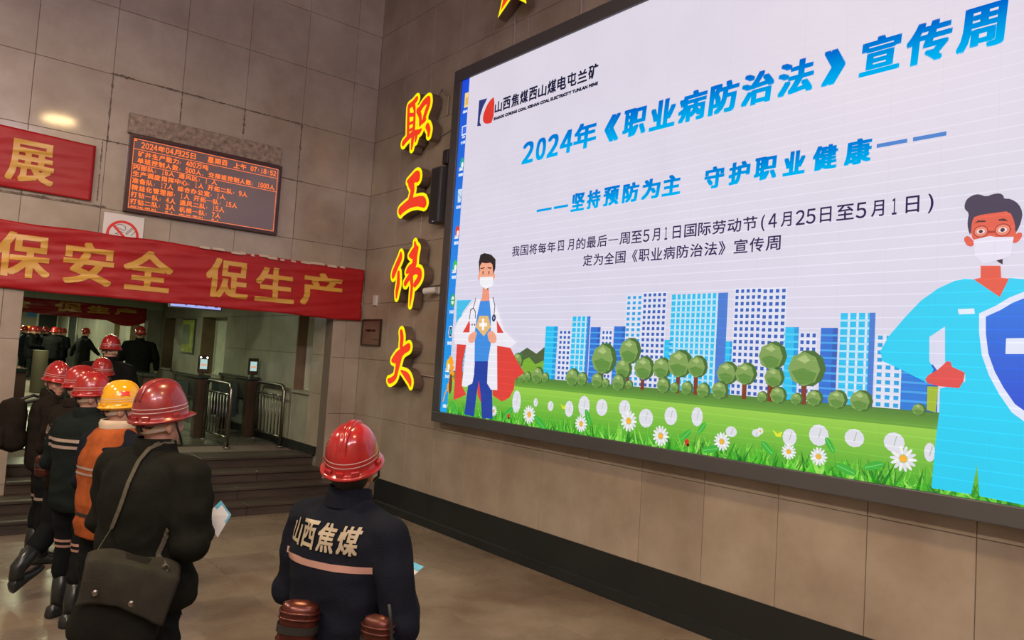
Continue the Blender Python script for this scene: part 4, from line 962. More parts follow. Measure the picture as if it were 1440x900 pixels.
# ------------------------------------------------------------------ turnstiles and guard rails in the passage
TCB = mat('turnstile_bronze', (0.10, 0.065, 0.045), 0.3, metal=0.7, rough_var=0.1); GLT = mat('dark_glass', (0.02, 0.03, 0.025), 0.06, spec=0.8)
def turnstile(x, label, y0=12.2, lit=True, rail=True, terminal=True):
    t = thing('turnstile', label, 'turnstile', (x, y0, PF), group=None)
    def c(mb, n, mm_, **k): return mb.build(n, mm_, t, **k)
    for yy_ in (0.0, 1.25):
        m = MB(); v, f = bevel_box(-.085, .085, yy_, yy_ + .17, 0, .93, .01, 1); m.add(v, f); c(m, 'post', TCB)
    m = MB(); v, f = bevel_box(-.10, .10, -.03, 1.47, .93, .985, .012, 2); m.add(v, f); c(m, 'top_plate', GLT)
    c(MB().box(-.075, .075, .17, 1.25, .62, .93), 'cabinet', STEELD)
    c(MB().box(-.02, .02, .3, 1.1, .18, .60), 'glass_panel', mat('panel_glass', (0.3, 0.36, 0.3), 0.1, trans=0.6), )
    for yy_ in (.5, .9):
        m = MB(); m.rings([[Vector((-.11 - .42 * u_ if s_ else -.11 - .42 * u_, yy_ + s_ * .018, z_)) for s_ in (0, 1)] + [] for u_, z_ in ((0, .3), (1, .35))], caps=False) if False else m.box(-.38, -.08, yy_ - .008, yy_ + .008, .28, .86)
        c(m, 'wing_gate', mat('wing_glass', (0.05, 0.07, 0.06), 0.1))
    if not terminal: return t
    f_ = MB(); f_.box(-.02, .02, .06, .10, .985, 1.05); v, f = bevel_box(-.085, .085, .055, .085, 1.02, 1.29, .008, 1); f_.add(v, f)
    ft = c(f_, 'face_terminal', TCB)
    s_ = MB().add([(-.055, .053, 1.08), (.055, .053, 1.08), (.055, .053, 1.235), (-.055, .053, 1.235)], [(0, 1, 2, 3)])
    s_.col = (.5, .62, .6); s_.build('terminal_screen', emat('terminal_cyan', (0.42, 0.62, 0.60), 1.0), ft)
    MB().add([(-.05, .051, 1.13), (.05, .051, 1.13), (.04, .051, 1.16), (-.03, .051, 1.165)], [(0, 1, 2, 3)]).build('screen_mark', emat('term_orange', (0.75, 0.35, 0.18), 1.0), ft)
    if lit:
        for sx in (-.05, .05): MB().tube([(sx, .053, 1.262), (sx, .049, 1.262)], .013, 10).build('fill_light', emat('white_led', (1, 1, 1), 6.0), ft)
    if rail:
        r = thing('guard_rail', label.replace('turnstile', 'steel guard rail before the turnstile') if False else 'chrome picket guard rail before the ' + rail, 'railing', (x + .03, y0 - 1.22, PF))
        tub = MB().tube([(0, 1.1, 0), (0, 1.1, .84), (0, 1.06, .90), (0, 1.0, .92), (0, .1, .92), (0, .04, .90), (0, 0, .84), (0, 0, 0)], .028, 10); tub.build('top_tube', STEEL, r, smooth=True)
        for z_ in (.76, .14): MB().tube([(0, .02, z_), (0, 1.08, z_)], .016, 8).build('cross_tube', STEEL, r, smooth=True)
        for k_ in range(7): MB().tube([(0, .14 + k_ * .137, .15), (0, .14 + k_ * .137, .755)], .0085, 6).build('picket', STEEL, r, smooth=True)
        for yy_ in (0, 1.1): MB().tube([(0, yy_, 0), (0, yy_, .012)], [.055, .05], 14).build('foot_flange', STEELD, r)
    return t
turnstile(3.73, 'turnstile with two lit lamps over its face terminal, second from the side wall', lit=True, rail='turnstile with two lit lamps')
turnstile(4.53, 'turnstile nearest the passage side wall with an unlit-lamp face terminal', lit=False, rail='turnstile nearest the side wall')
turnstile(2.93, 'turnstile mostly hidden behind the climbing man in black', lit=False, rail=None, terminal=False)
turnstile(2.10, 'turnstile hidden behind the group of helmets', lit=False, rail=None, terminal=False)
turnstile(1.28, 'turnstile just inside the left edge of the opening', lit=False, rail=None, terminal=False)
# tall brown bin-like drum inside the crowd
t = MB().tube([(2.72, 22.0, PF), (2.72, 22.0, PF + 1.05)], .17, 20).build('brown_barrel', mat('barrel_brown', (0.09, 0.075, 0.05), 0.5)); setp(t, 'brown cylindrical barrel standing in front of the distant crowd', 'barrel')

# ------------------------------------------------------------------ people
SKIN = mat('skin', (0.50, 0.27, 0.19), 0.5, noise_amt=0.15, scale=12, spec=0.35)
LIP = mat('lip', (0.36, 0.13, 0.11), 0.5)
HAIR = mat('black_hair', (0.012, 0.010, 0.010), 0.6, bump=0.3, bump_scale=220, stretch=(1, 1, .3))
HRED = mat('red_helmet_shell', (0.34, 0.014, 0.015), 0.16, coat=0.4, noise_amt=0.35, scale=9, col2=(0.22, 0.010, 0.012), rough_var=0.12)
HDIRTY = mat('scuffed_red_helmet_shell', (0.25, 0.020, 0.020), 0.18, coat=0.4, noise_amt=0.75, scale=14, col2=(0.14, 0.012, 0.014), rough_var=0.2)
HYEL = mat('yellow_helmet_shell', (0.62, 0.31, 0.008), 0.15, coat=0.5, rough_var=0.1)
REFL = mat('silver_reflective_line', (0.55, 0.45, 0.45), 0.25)
STRAPB = mat('black_strap', (0.012, 0.012, 0.012), 0.5)
BEIGE = mat('beige_headband', (0.36, 0.29, 0.22), 0.7)
BOOT = mat('black_rubber_boot', (0.012, 0.015, 0.015), 0.3)
CAN = mat('brown_steel_case', (0.085, 0.020, 0.014), 0.25, metal=0.5, noise_amt=0.5, scale=20, rough_var=0.15)
def cloth(name, col, n=0.25, rough=0.85): return mat(name, col, rough, noise_amt=n, scale=10, bump=0.25, bump_scale=160, spec=0.08)
C_NAVY = cloth('navy_work_cloth', (0.009, 0.011, 0.018)); C_GREEN = cloth('dark_olive_black_cloth', (0.0095, 0.010, 0.008)); C_BLACK = cloth('black_cloth', (0.006, 0.0063, 0.0066))
C_TEAL = cloth('dark_teal_work_cloth', (0.009, 0.013, 0.013)); C_BROWN = cloth('brown_black_cloth', (0.014, 0.011, 0.009)); C_ORANGE = cloth('orange_vest_cloth', (0.33, 0.082, 0.024), 0.45); C_RIM = cloth('faded_ochre_cloth', (0.30, 0.13, 0.045))
C_TROU = cloth('dark_work_trousers', (0.008, 0.0095, 0.010)); C_CREAM = cloth('cream_scarf', (0.50, 0.40, 0.30), 0.2)
TEXTM = mat('pale_gold_print', (0.33, 0.28, 0.20), 0.45); PINKM = mat('dusty_pink_reflective', (0.33, 0.185, 0.155), 0.4); BEIGER = mat('dull_reflective_tape', (0.26, 0.20, 0.17), 0.4)

def remeshed(mb, voxel, smooth=4, fac=0.5):
    me = bpy.data.meshes.new('tmp'); me.from_pydata(mb.v, [], mb.f); me.update()
    bm = bmesh.new(); bm.from_mesh(me); bmesh.ops.recalc_face_normals(bm, faces=bm.faces); bm.to_mesh(me); bm.free()
    o = bpy.data.objects.new('tmp', me); C.objects.link(o)
    r = o.modifiers.new('r', 'REMESH'); r.mode = 'VOXEL'; r.voxel_size = voxel
    if smooth: s = o.modifiers.new('s', 'SMOOTH'); s.iterations = smooth; s.factor = fac
    me2 = bpy.data.meshes.new_from_object(o.evaluated_get(bpy.context.evaluated_depsgraph_get()))
    bpy.data.objects.remove(o); bpy.data.meshes.remove(me)
    return me2
def displace(me, fn):
    me.update(); n = len(me.vertices); co = np.empty(n * 3); me.vertices.foreach_get('co', co); no = np.empty(n * 3); me.vertex_normals.foreach_get('vector', no)
    co = co.reshape(-1, 3); no = no.reshape(-1, 3)
    d = np.array([fn(Vector(p)) for p in co]); co += no * d[:, None]
    me.vertices.foreach_set('co', co.ravel()); me.update()
def foldfn(amp, seed, fz=1.0):
    sv = Vector((seed * 3.1, seed * 1.7, seed))
    def f(p):
        w = noise.noise(p * 3.1 + sv) * .12
        a = noise.noise(Vector((p.x * 4.2, p.y * 4.2, (p.z + w) * 8.5 * fz)) + sv)
        b = noise.noise(Vector((p.x * 9 + w * 12, p.y * 9, p.z * 13 * fz)) + sv)
        c = noise.noise(Vector(((p.x + p.z) * 6, p.y * 6, (p.z - p.x) * 3)) + sv)
        return amp * ((1 - abs(a) * 3.2) * .45 + b * .35 + (1 - abs(c) * 3) * .25)
    return f
def chain(mb, nodes, seg=14):
    """sphere-swept limb; nodes = (x, y, z, r)"""
    P_ = [Vector(n[:3]) for n in nodes]; R_ = [n[3] for n in nodes]
    for p, r in zip(P_, R_): mb.ell(p, (r, r, r), seg, 8)
    mb.tube(P_, [r * .995 for r in R_], seg)
def ringloft(mb, rows, seg=28, ex=2.3):
    rg_ = []
    for z, rx, ry, cx, cy in rows:
        rr = []
        for k in range(seg):
            a = 2 * PI * k / seg; c, s = math.cos(a), math.sin(a)
            rr.append(Vector((cx + rx * math.copysign(abs(c) ** (2 / ex), c), cy + ry * math.copysign(abs(s) ** (2 / ex), s), z)))
        rg_.append(rr)
    mb.rings(rg_)
def lerp(a, b, t): return a + (b - a) * t

HP = Vector((0, 0.0, 1.50))           # neck pivot
def headM(yaw, pitch, roll=0, fwd=0.0):
    return Matrix.Translation(HP + Vector((0, fwd, 0))) @ Matrix.Rotation(-yaw, 4, 'Z') @ Matrix.Rotation(pitch, 4, 'X') @ Matrix.Rotation(roll, 4, 'Y') @ Matrix.Translation(-HP)
def xf(mb, M, start=0):
    for i in range(start, len(mb.v)): mb.v[i] = tuple(M @ Vector(mb.v[i]))

def hand(mb, wrist, d, side, palm_n, curl=0.5, grip=False):
    """palm and five fingers; d = forearm direction, palm_n = palm normal"""
    d = Vector(d).normalized(); n = (Vector(palm_n) - d * d.dot(Vector(palm_n))).normalized(); a = d.cross(n).normalized() * side
    w = Vector(wrist)
    for k in range(4):
        off = (k - 1.5) * .021; b0 = w + d * .02 + a * off * .6; b1 = w + d * (.088 - abs(k - 1) * .004) + a * off
        chain(mb, [(*b0, .014), (*b1, .0115)], 8)
        L_ = (.040, .045, .042, .033)[k]; p = b1; dir_ = d.copy(); ang = 0
        for j in range(3):
            ang += curl * (.55 if j == 0 else .8); dir_ = (d * math.cos(ang) + n * math.sin(ang)).normalized(); q_ = p + dir_ * L_ * (1, .62, .5)[j]
            chain(mb, [(*p, .0105 - j * .0008), (*q_, .0095 - j * .0008)], 8); p = q_
    t0 = w + d * .03 - a * .026 if True else w
    t1 = w + d * .062 - a * .05 + n * .02; t2 = t1 + d * .03 + n * .018 + a * (.012 if grip else 0); t3 = t2 + d * .024 + n * .006 + a * .01
    chain(mb, [(*t0, .015), (*t1, .0125)], 8); chain(mb, [(*t1, .012), (*t2, .0105), (*t3, .009)], 8)

def helmet(root, Mh, shell, detail=2, band=True):
    a, b_, h = .1005, .122, .150; seg = 56 if detail else 24; rg_ = 18 if detail else 8
    m = MB(); rings = []
    cs = [(math.cos(2 * PI * k / seg), math.sin(2 * PI * k / seg)) for k in range(seg)]
    def prof(t): return (max(0.0, math.cos(t)) ** .80, math.sin(t) ** .96 if t > 0 else 0)
    for i in range(rg_):
        t = (PI / 2) * (1 - i / (rg_ - 1)) * .998; r, z = prof(t)
        rings.append([Vector((a * r * c, b_ * r * s, h * z)) for c, s in cs])
    for dz, g, pk in ((-.004, .004, .0), (-.007, .014, .5), (-.013, .019, 1.0), (-.018, .018, 1.0), (-.021, .009, .5), (-.030, .0005, 0), (-.030, -.006, 0), (-.005, -.008, 0), (.03, -.012, 0)):
        row = []
        for c, s in cs:
            f = max(0, s) ** 4; row.append(Vector(((a + g) * c, (b_ + g + .028 * f * pk) * s, dz - .010 * f * pk)))
        rings.append(row)
    m.rings(rings, caps=True); xf(m, Mh); sh = m.build('helmet', shell, root, smooth=True)
    # raised centre ridge with a groove
    prof2 = [(-.020, -.004), (-.017, .004), (-.012, .0075), (-.005, .0075), (-.003, .003), (.003, .003), (.005, .0075), (.012, .0075), (.017, .004), (.020, -.004)]
    m = MB(); rings = []
    for i in range(21):
        t = math.radians(28) + (PI - 2 * math.radians(28)) * i / 20; tt = min(t, PI - t); r, z = prof(tt); sg = 1 if t < PI / 2 else -1
        n_ = Vector((0, sg * math.cos(tt) * .9, math.sin(tt))).normalized(); e = min(1, min(i, 20 - i) / 3)
        rings.append([Vector((x_, sg * b_ * r, h * z)) + n_ * (d_ * e - .001 * (1 - e)) for x_, d_ in prof2])
    if detail:
        m.rings(rings, caps=True, closed=True); xf(m, Mh); m.build('ridge', shell, sh, smooth=True)
        for zc in (.026, .042):
            m = MB(); t = math.asin(min(1, (zc / h)) ** (1 / .96)); seg2 = 48; rr = []
            for dz in (-.0013, .0013):
                for out in ((.0016,)):
                    tt = math.asin(((zc + dz) / h) ** (1 / .96)); r, z = prof(tt)
                    rr.append([Vector(((a * r + out) * c, (b_ * r + out) * s, h * z)) for c, s in [(math.cos(2 * PI * k / seg2), math.sin(2 * PI * k / seg2)) for k in range(seg2)]])
            m.rings(rr, caps=False); xf(m, Mh); m.build('reflective_line', REFL, sh)
        for ang in (-60, -120, 0, 180, -90):
            m = MB(); v, f = bevel_box(-.016, .016, -.004, .008, -.012, .014, .003, 1); m.add(v, f)
            aa = math.radians(ang); xf(m, Matrix.Translation(Vector(((a + .004) * math.cos(aa), (b_ + .004) * math.sin(aa), .0))) @ Matrix.Rotation(aa - PI / 2, 4, 'Z')); xf(m, Mh); m.build('clip', shell, sh)
        # cream head band under the back rim, black chin strap
        m = MB(); rr = []
        if not band: Mh = Mh @ Matrix.Translation((0, .03, .02))
        for z_, o_ in ((-.022, .0), (-.055, -.006), (-.055, -.011), (-.022, -.006)):
            rr.append([Vector(((.088 + o_) * math.cos(PI + PI * k / 20), (.100 + o_) * math.sin(PI + PI * k / 20), z_ - .012 * math.sin(PI * k / 20))) for k in range(21)])
        m.rings(rr + [rr[0]], caps=False, closed=False); xf(m, Mh); m.build('head_band', BEIGE, sh)
        m = MB(); v, f = bevel_box(-.012, .012, -.113, -.092, -.058, -.034, .003, 1); m.add(v, f); xf(m, Mh); m.build('buckle', STRAPB, sh)
        m = MB(); m.tube([(.088, .01, -.02), (.090, .012, -.05), (.080, .035, -.11), (.045, .065, -.150), (0, .08, -.158), (-.045, .065, -.150), (-.080, .035, -.11), (-.090, .012, -.05), (-.088, .01, -.02)], .0052, 6); xf(m, Mh); m.build('chin_strap', STRAPB, sh, smooth=True)
    return sh

def figure(name_label, px, py, depth, az, ztop, zfloor=0.0, jac=None, trou=None, shell=None, head=(0, 0), group=None,
           elbows=((-.26, .02, 1.12), (.26, .02, 1.12)), wrists=((-.14, .22, 1.10), (.14, .22, 1.10)), feet=((-.12, 0), (.12, 0)), knees=None,
           bulk=1.0, hem=.84, seed=1, face=False, vox=.013, bvox=.009, fold=.010, lod=2, lean=0.0, waistband=False, head_fwd=.02, trous_in_boots=True, sleeve=1.0, boots=True, dxy=(0, 0), skirtish=0.0, hairlen=0.0, band=True):
    s = (ztop - zfloor) / 1.775; azr = math.radians(az)
    Mh0 = headM(math.radians(head[0]), math.radians(head[1]), math.radians(head[2]) if len(head) > 2 else 0, head_fwd)
    Mh0 = Matrix.Translation((0, 0, -.025)) @ Mh0
    hc = Mh0 @ Vector((0, .012, 1.69)) * s
    hw = EYE + ray(px, py) * (depth / F_PX)
    Rz = Matrix.Rotation(-azr, 3, 'Z'); off = Rz @ Vector((hc.x, hc.y, 0))
    root = thing('person', name_label, 'person', (hw.x - off.x + dxy[0], hw.y - off.y + dxy[1], zfloor), -azr, group)
    root.scale = (s, s, s)
    MW = Matrix.Translation(root.location) @ Matrix.Rotation(-azr, 4, 'Z') @ Matrix.Scale(s, 4)
    LZ = lambda z, y=0: y + lean * (z - .9) if z > .9 else y       # forward lean of the trunk
    # ---- body
    m = MB()
    B_hip = .90
    kn = knees or [(feet[i][0] * .9 + (.0), feet[i][1] * .5 + .02, .48) for i in (0, 1)]
    for i, sx in ((0, -1), (1, 1)):
        chain(m, [(sx * .09, 0, .90, .09), (kn[i][0], kn[i][1], kn[i][2], .056), (feet[i][0], feet[i][1] - .02, .10 + (feet[i][2] if len(feet[i]) > 2 else 0), .04)])
        sh_ = (sx * .175, LZ(1.40), 1.40)
        chain(m, [(*sh_, .048), (*elbows[i], .036), (*wrists[i], .026)])
    ringloft(m, [(.84, .15, .10, 0, 0), (1.0, .14, .10, 0, LZ(1.0)), (1.2, .16, .11, 0, LZ(1.2)), (1.38, .16, .10, 0, LZ(1.38)), (1.45, .09, .07, 0, LZ(1.45))], 20)
    chain(m, [(0, LZ(1.42), 1.42, .062), (0, LZ(1.50) + head_fwd, 1.54, .055)])
    st = len(m.v)
    m.ell((0, 0.0, 1.635), (.076, .096, .098), 24, 16)
    m.ell((0, .026, 1.575), (.063, .070, .078), 20, 14)
    m.ell((0, .062, 1.520), (.034, .030, .026), 14, 10)
    m.tube([(0, .088, 1.622), (0, .104, 1.600), (0, .113, 1.580), (0, .100, 1.572)], [.009, .011, .016, .012], 10)
    for sx in (-1, 1):
        m.ell((sx * .010, .103, 1.577), (.009, .010, .008), 8, 6)
        m.ell((sx * .079, -.004, 1.600), (.011, .020, .032), 12, 8, Matrix.Rotation(sx * .35, 3, 'Z'))
        m.ell((sx * .045, .065, 1.585), (.022, .025, .022), 12, 8)
        m.ell((sx * .031, .084, 1.632), (.024, .010, .008), 10, 8)
    m.ell((0, .090, 1.545), (.024, .014, .007), 12, 8); m.ell((0, .089, 1.536), (.020, .014, .007), 12, 8)
    xf(m, Mh0, st)
    for i, sx in ((0, -1), (1, 1)):
        w = Vector(wrists[i]); e = Vector(elbows[i]); d = (w - e).normalized()
        if lod >= 1: hand(m, w + d * .005, d, sx, (-sx * .9, 0, -.35) if abs(d.z) < .7 else (-sx, .2, 0), curl=.6 if abs(d.z) < .7 else .35, grip=abs(d.z) < .7)
    me = remeshed(m, bvox if lod >= 1 else .016, 3 if lod else 2, .4)
    body = place('body', me, root); me.materials.append(SKIN); me.materials.append(LIP)
    inv = Mh0.inverted()
    idx = []
    for p in me.polygons:
        c = inv @ p.center
        idx.append(1 if (abs(c.x) < .024 and c.y > .094 and 1.530 < c.z < 1.551) else 0)
    me.polygons.foreach_set('material_index', idx); me.polygons.foreach_set('use_smooth', [True] * len(me.polygons))
    # ---- hair
    m = MB(); m.ell((0, -.013, 1.645 - hairlen * .3), (.0795, .0865, .090 + hairlen), 28, 18); xf(m, Mh0); m.build('hair', HAIR, body, smooth=True)
    if face:
        for sx in (-1, 1):
            m = MB(); m.ell((sx * .031, .0845, 1.612), (.013, .008, .0065), 14, 10); xf(m, Mh0); ey = m.build('eye', mat('eye_white', (.6, .56, .52), .3), body, smooth=True)
            m = MB(); m.ell((sx * .031, .0905, 1.612), (.0055, .003, .0058), 12, 8); xf(m, Mh0); m.build('iris', mat('dark_iris', (.01, .008, .006), .2), ey, smooth=True)
            m = MB(); m.tube([(sx * .014, .097, 1.634), (sx * .032, .096, 1.641), (sx * .050, .083, 1.635)], [.003, .0042, .0025], 6); xf(m, Mh0); m.build('eyebrow', HAIR, body, smooth=True)
        if face == 'glasses':
            g_ = MB()
            for sx in (-1, 1):
                n = 20; g_.tube([(sx * .033 + .022 * math.cos(2 * PI * k / n), .106 - .25 * abs(.022 * math.cos(2 * PI * k / n)), 1.610 + .016 * math.sin(2 * PI * k / n)) for k in range(n + 1)], .0016, 6, caps=False)
                g_.tube([(sx * .055, .100, 1.614), (sx * .082, .05, 1.615), (sx * .088, -.01, 1.612)], .0018, 6)
            g_.tube([(-.011, .106, 1.613), (0, .109, 1.616), (.011, .106, 1.613)], .0016, 6); xf(g_, Mh0); gl = g_.build('spectacles', STEELD, root, smooth=True)
    # ---- helmet
    Mh = Mh0 @ Matrix.Translation((0, .012, 1.648)) @ Matrix.Rotation(math.radians(3), 4, 'X')
    hm = helmet(root, Mh, shell or HRED, detail=lod, band=band)
    # ---- jacket
    m = MB(); bk = bulk
    ringloft(m, [(hem, .172 * bk, .128 * bk, 0, .005), (hem + .05, (.186 + skirtish) * bk, .140 * bk, 0, .005), (1.0, .180 * bk, .138 * bk, 0, LZ(1.0)), (1.12, .182 * bk, .138 * bk, 0, LZ(1.12)), (1.25, .196 * bk, .140 * bk, 0, LZ(1.25)), (1.34, .197 * bk, .130 * bk, 0, LZ(1.34)),
                 (1.40, .165 * bk, .112 * bk, 0, LZ(1.40)), (1.445, .115, .088, 0, LZ(1.44)), (1.475, .085, .078, 0, LZ(1.47) + .004), (1.515, .074, .074, 0, LZ(1.5) + head_fwd * .5)], 32)
    ra = .066 * bk * sleeve
    for i, sx in ((0, -1), (1, 1)):
        e = Vector(elbows[i]); w = Vector(wrists[i]); shd = Vector((sx * .182 * bk, LZ(1.385), 1.372)); up = shd.lerp(e, .5)
        chain(m, [(sx * .07, LZ(1.43), 1.432, .052), (*shd, ra)])
        chain(m, [(*shd, ra), (*up, ra * .98), (*e, ra * .90), (*e.lerp(w, .5), ra * .80), (*e.lerp(w, .93), ra * .66)])
    me = remeshed(m, vox, 5, .5)
    f1 = foldfn(fold, seed)
    displace(me, lambda p: f1(p) * (1 if p.z < 1.40 else max(.25, 1 - (p.z - 1.40) * 8)) + (-.012 * math.exp(-((p.z - hem - .055) / .018) ** 2) * (1 if abs(p.x) < .21 else 0) if waistband else 0))
    me.materials.append(jac or C_NAVY); me.polygons.foreach_set('use_smooth', [True] * len(me.polygons)); jk = place('jacket', me, root)
    # collar standing round the neck
    m = MB(); rr = []; cyc_ = LZ(1.5) + head_fwd * .4
    for z_, o_ in ((1.452, .022), (1.485, .016), (1.522, .010), (1.524, .003), (1.47, .004)):
        rr.append([Vector(((.072 + o_) * math.cos(2 * PI * k / 28), cyc_ - .004 + (.074 + o_) * math.sin(2 * PI * k / 28), z_ - .018 * max(0, math.sin(2 * PI * k / 28)))) for k in range(28)])
    m.rings(rr, caps=False); m.build('collar', jac or C_NAVY, jk, smooth=True)
    # ---- trousers
    m = MB()
    ringloft(m, [(.80, .165, .115, 0, 0), (.88, .168, .122, 0, 0), (1.0, .155, .115, 0, 0)], 20)
    for i, sx in ((0, -1), (1, 1)):
        fz = feet[i][2] if len(feet[i]) > 2 else 0
        an = Vector((feet[i][0], feet[i][1] - .02, .10 + fz)); k_ = Vector(kn[i]); end = k_.lerp(an, .42 if trous_in_boots else .85)
        chain(m, [(sx * .088, 0, .84, .098), (*Vector((sx * .088, 0, .84)).lerp(k_, .5), .090), (*k_, .078), (*end, .080 if trous_in_boots else .070)])
    me = remeshed(m, vox * 1.1, 4, .5); f2 = foldfn(fold * 1.15, seed + 7, 1.3); displace(me, f2)
    me.materials.append(trou or C_TROU); me.polygons.foreach_set('use_smooth', [True] * len(me.polygons)); tr = place('trousers', me, root)
    # ---- boots
    if boots:
        for i, sx in ((0, -1), (1, 1)):
            fz = feet[i][2] if len(feet[i]) > 2 else 0; tip = math.radians(feet[i][3]) if len(feet[i]) > 3 else 0
            m = MB(); an = Vector((feet[i][0], feet[i][1] - .02, .10 + fz)); k_ = Vector(kn[i]); tp_ = k_.lerp(an, .35)
            R_ = Matrix.Rotation(-sx * -.12, 3, 'Z') @ Matrix.Rotation(tip, 3, 'X')
            rr = []
            for y_, hw_, hh in ((-.085, .028, .05), (-.07, .040, .085), (-.02, .044, .105), (.04, .042, .085), (.09, .048, .058), (.14, .046, .050), (.175, .034, .040), (.188, .016, .022)):
                rr.append([an + R_ @ Vector((hw_ * math.copysign(abs(math.cos(2 * PI * k / 16)) ** .8, math.cos(2 * PI * k / 16)), y_, -.10 + max(0, hh / 2 + hh / 2 * math.copysign(abs(math.sin(2 * PI * k / 16)) ** .7, math.sin(2 * PI * k / 16))))) for k in range(16)])
            m.rings(rr); v0 = len(m.v)
            m.tube([tuple(an + Vector((0, -.0, -.03))), tuple(an + Vector((0, .0, .05))), tuple(tp_)], [.052, .056, .066], 18)
            m.build('boot', BOOT, root, smooth=True)
    root['_'] = 0; del root['_']
    dg = None
    return dict(root=root, MW=MW, jacket=jk, trousers=tr, helmet=hm, body=body, Mh=Mh, Mh0=Mh0, s=s)

def bvh_of(o):
    me = o.data; return BVHTree.FromPolygons([v.co for v in me.vertices], [tuple(p.vertices) for p in me.polygons])
def drape_back(fig, vs, fs, name, material, part='jacket', off=.003, cell=(.03, .03), dirv=(0, 1, 0)):
    """flat print laid onto the cloth: x, z in body metres, pressed forward onto the back of the garment"""
    o = fig[part]; t = bvh_of(o); vs, fs = slice2d(vs, fs, *cell); d = Vector(dirv); out = []
    for x, z in vs:
        h_ = t.ray_cast(Vector((x, 0, z)) - d * .6, d); out.append((h_[0] - d * off) if h_[0] else None)
    m = MB(); good = [f for f in fs if all(out[i] is not None for i in f) and max(abs(out[a].y - out[b_].y) for a in f for b_ in f) < .05]
    m.add([p if p is not None else (0, 0, 0) for p in out], good)
    return m.build(name, material, o, smooth=True)
def rect2d(x0, x1, z0, z1): return [(x0, z0), (x1, z0), (x1, z1), (x0, z1)], [(0, 1, 2, 3)]
def band_around(fig, part, c0, c1, z0, z1, name, material, a0=0, a1=360, r0=.16, off=.003, n=36):
    """tape round a leg or trunk between two heights; c = axis centre at those heights"""
    t = bvh_of(fig[part]); m = MB(); vs = []; ok = []
    for k in range(n + 1):
        a = math.radians(a0 + (a1 - a0) * k / n); d = Vector((math.cos(a), math.sin(a), 0))
        for j in range(3):
            z = lerp(z0, z1, j / 2); c = Vector((lerp(c0[0], c1[0], j / 2), lerp(c0[1], c1[1], j / 2), z)); h_ = t.ray_cast(c + d * r0, -d, r0)
            vs.append(h_[0] + d * off if h_[0] else c + d * .08); ok.append(h_[0] is not None)
    fs = [(3 * k + j, 3 * k + 3 + j, 3 * k + 4 + j, 3 * k + 1 + j) for k in range(n) for j in range(2) if all(ok[q_] for q_ in (3 * k + j, 3 * k + 3 + j, 3 * k + 4 + j, 3 * k + 1 + j))]
    m.add(vs, fs); return m.build(name, material, fig[part], smooth=True)
def cast_px(fig, part, x, y, off=.006):
    """point on the garment met by the sight line through a pixel, in the figure's own coordinates"""
    inv = fig['MW'].inverted(); o_ = inv @ EYE; d = (inv @ (EYE + ray(x, y))) - o_; h_ = bvh_of(fig[part]).ray_cast(o_, d.normalized())
    if not h_[0]: return None
    n_ = h_[1] if h_[1].dot(d) < 0 else -h_[1]; return (h_[0] + n_ * off, n_)
def ribbon_px(fig, part, pix, w, name, material, thick=.003, parent=None, off=.006):
    dense = []
    for (x0, y0), (x1, y1) in zip(pix[:-1], pix[1:]):
        for j in range(8): dense.append((lerp(x0, x1, j / 8), lerp(y0, y1, j / 8)))
    dense.append(pix[-1]); pts = [cast_px(fig, part, x, y, off) for x, y in dense]; pts = [p for p in pts if p]
    m = MB(); rr = []
    for i, (p, n_) in enumerate(pts):
        t_ = (pts[min(i + 1, len(pts) - 1)][0] - pts[max(0, i - 1)][0]).normalized(); sd = t_.cross(n_).normalized() * w / 2
        rr.append([p + sd, p + sd + n_ * thick, p - sd + n_ * thick, p - sd])
    m.rings(rr); return m.build(name, material, parent, smooth=False), pts

figs = {}
ARM_HOLD = dict(elbows=((-.27, .0, 1.10), (.27, -.02, 1.10)), wrists=((-.12, .25, 1.16), (.12, .25, 1.16)))
near = figure('miner in a navy jacket with lettering across the back, alone nearest the screen', 494, 648, 2.87, 70, 1.785, jac=C_NAVY, band=False, hairlen=.022, head=(-22, 16, 0), elbows=((-.28, .0, 1.08), (.31, -.01, 1.06)), wrists=((-.13, .26, 1.14), (.10, .24, 1.13)),
              seed=2, vox=.011, bvox=.008, fold=.014, bulk=1.12, hem=.80, waistband=False)
def back_text(fig, x0, step, w, z0, z1, bx_, material, cell):
    t = bvh_of(fig['jacket']); m = MB()
    for i, ch in enumerate('山西焦煤'):
        h_ = z1 - (z1 - z0) * (.09 if ch == '山' else 0)
        v, f = text2d(ch, x0 + i * step + bx_, x0 + i * step + w - bx_, z0 + bx_, h_ - bx_); v, f = slice2d(v, f, cell, cell)
        for k_, (ox, oz) in enumerate([(0, 0), (1, 1), (1, -1), (-1, 1), (-1, -1)]):
            out = []
            for x, z in v:
                x, z = x + ox * bx_, z + oz * bx_; r_ = t.ray_cast(Vector((x, -.6, z)), Vector((0, 1, 0))); out.append(Vector((x, r_[0].y - .007 - .00012 * k_, z)) if r_[0] else Vector((x, 0, z)))
            m.add(out, f)
    return m.build('back_lettering', material, fig['jacket'])
back_text(near, -.180, .090, .078, 1.305, 1.405, .0023, TEXTM, .009)
drape_back(near, *rect2d(-.225, .215, 1.245, 1.269), 'reflective_stripe', PINKM, off=.0025, cell=(.015, .03))

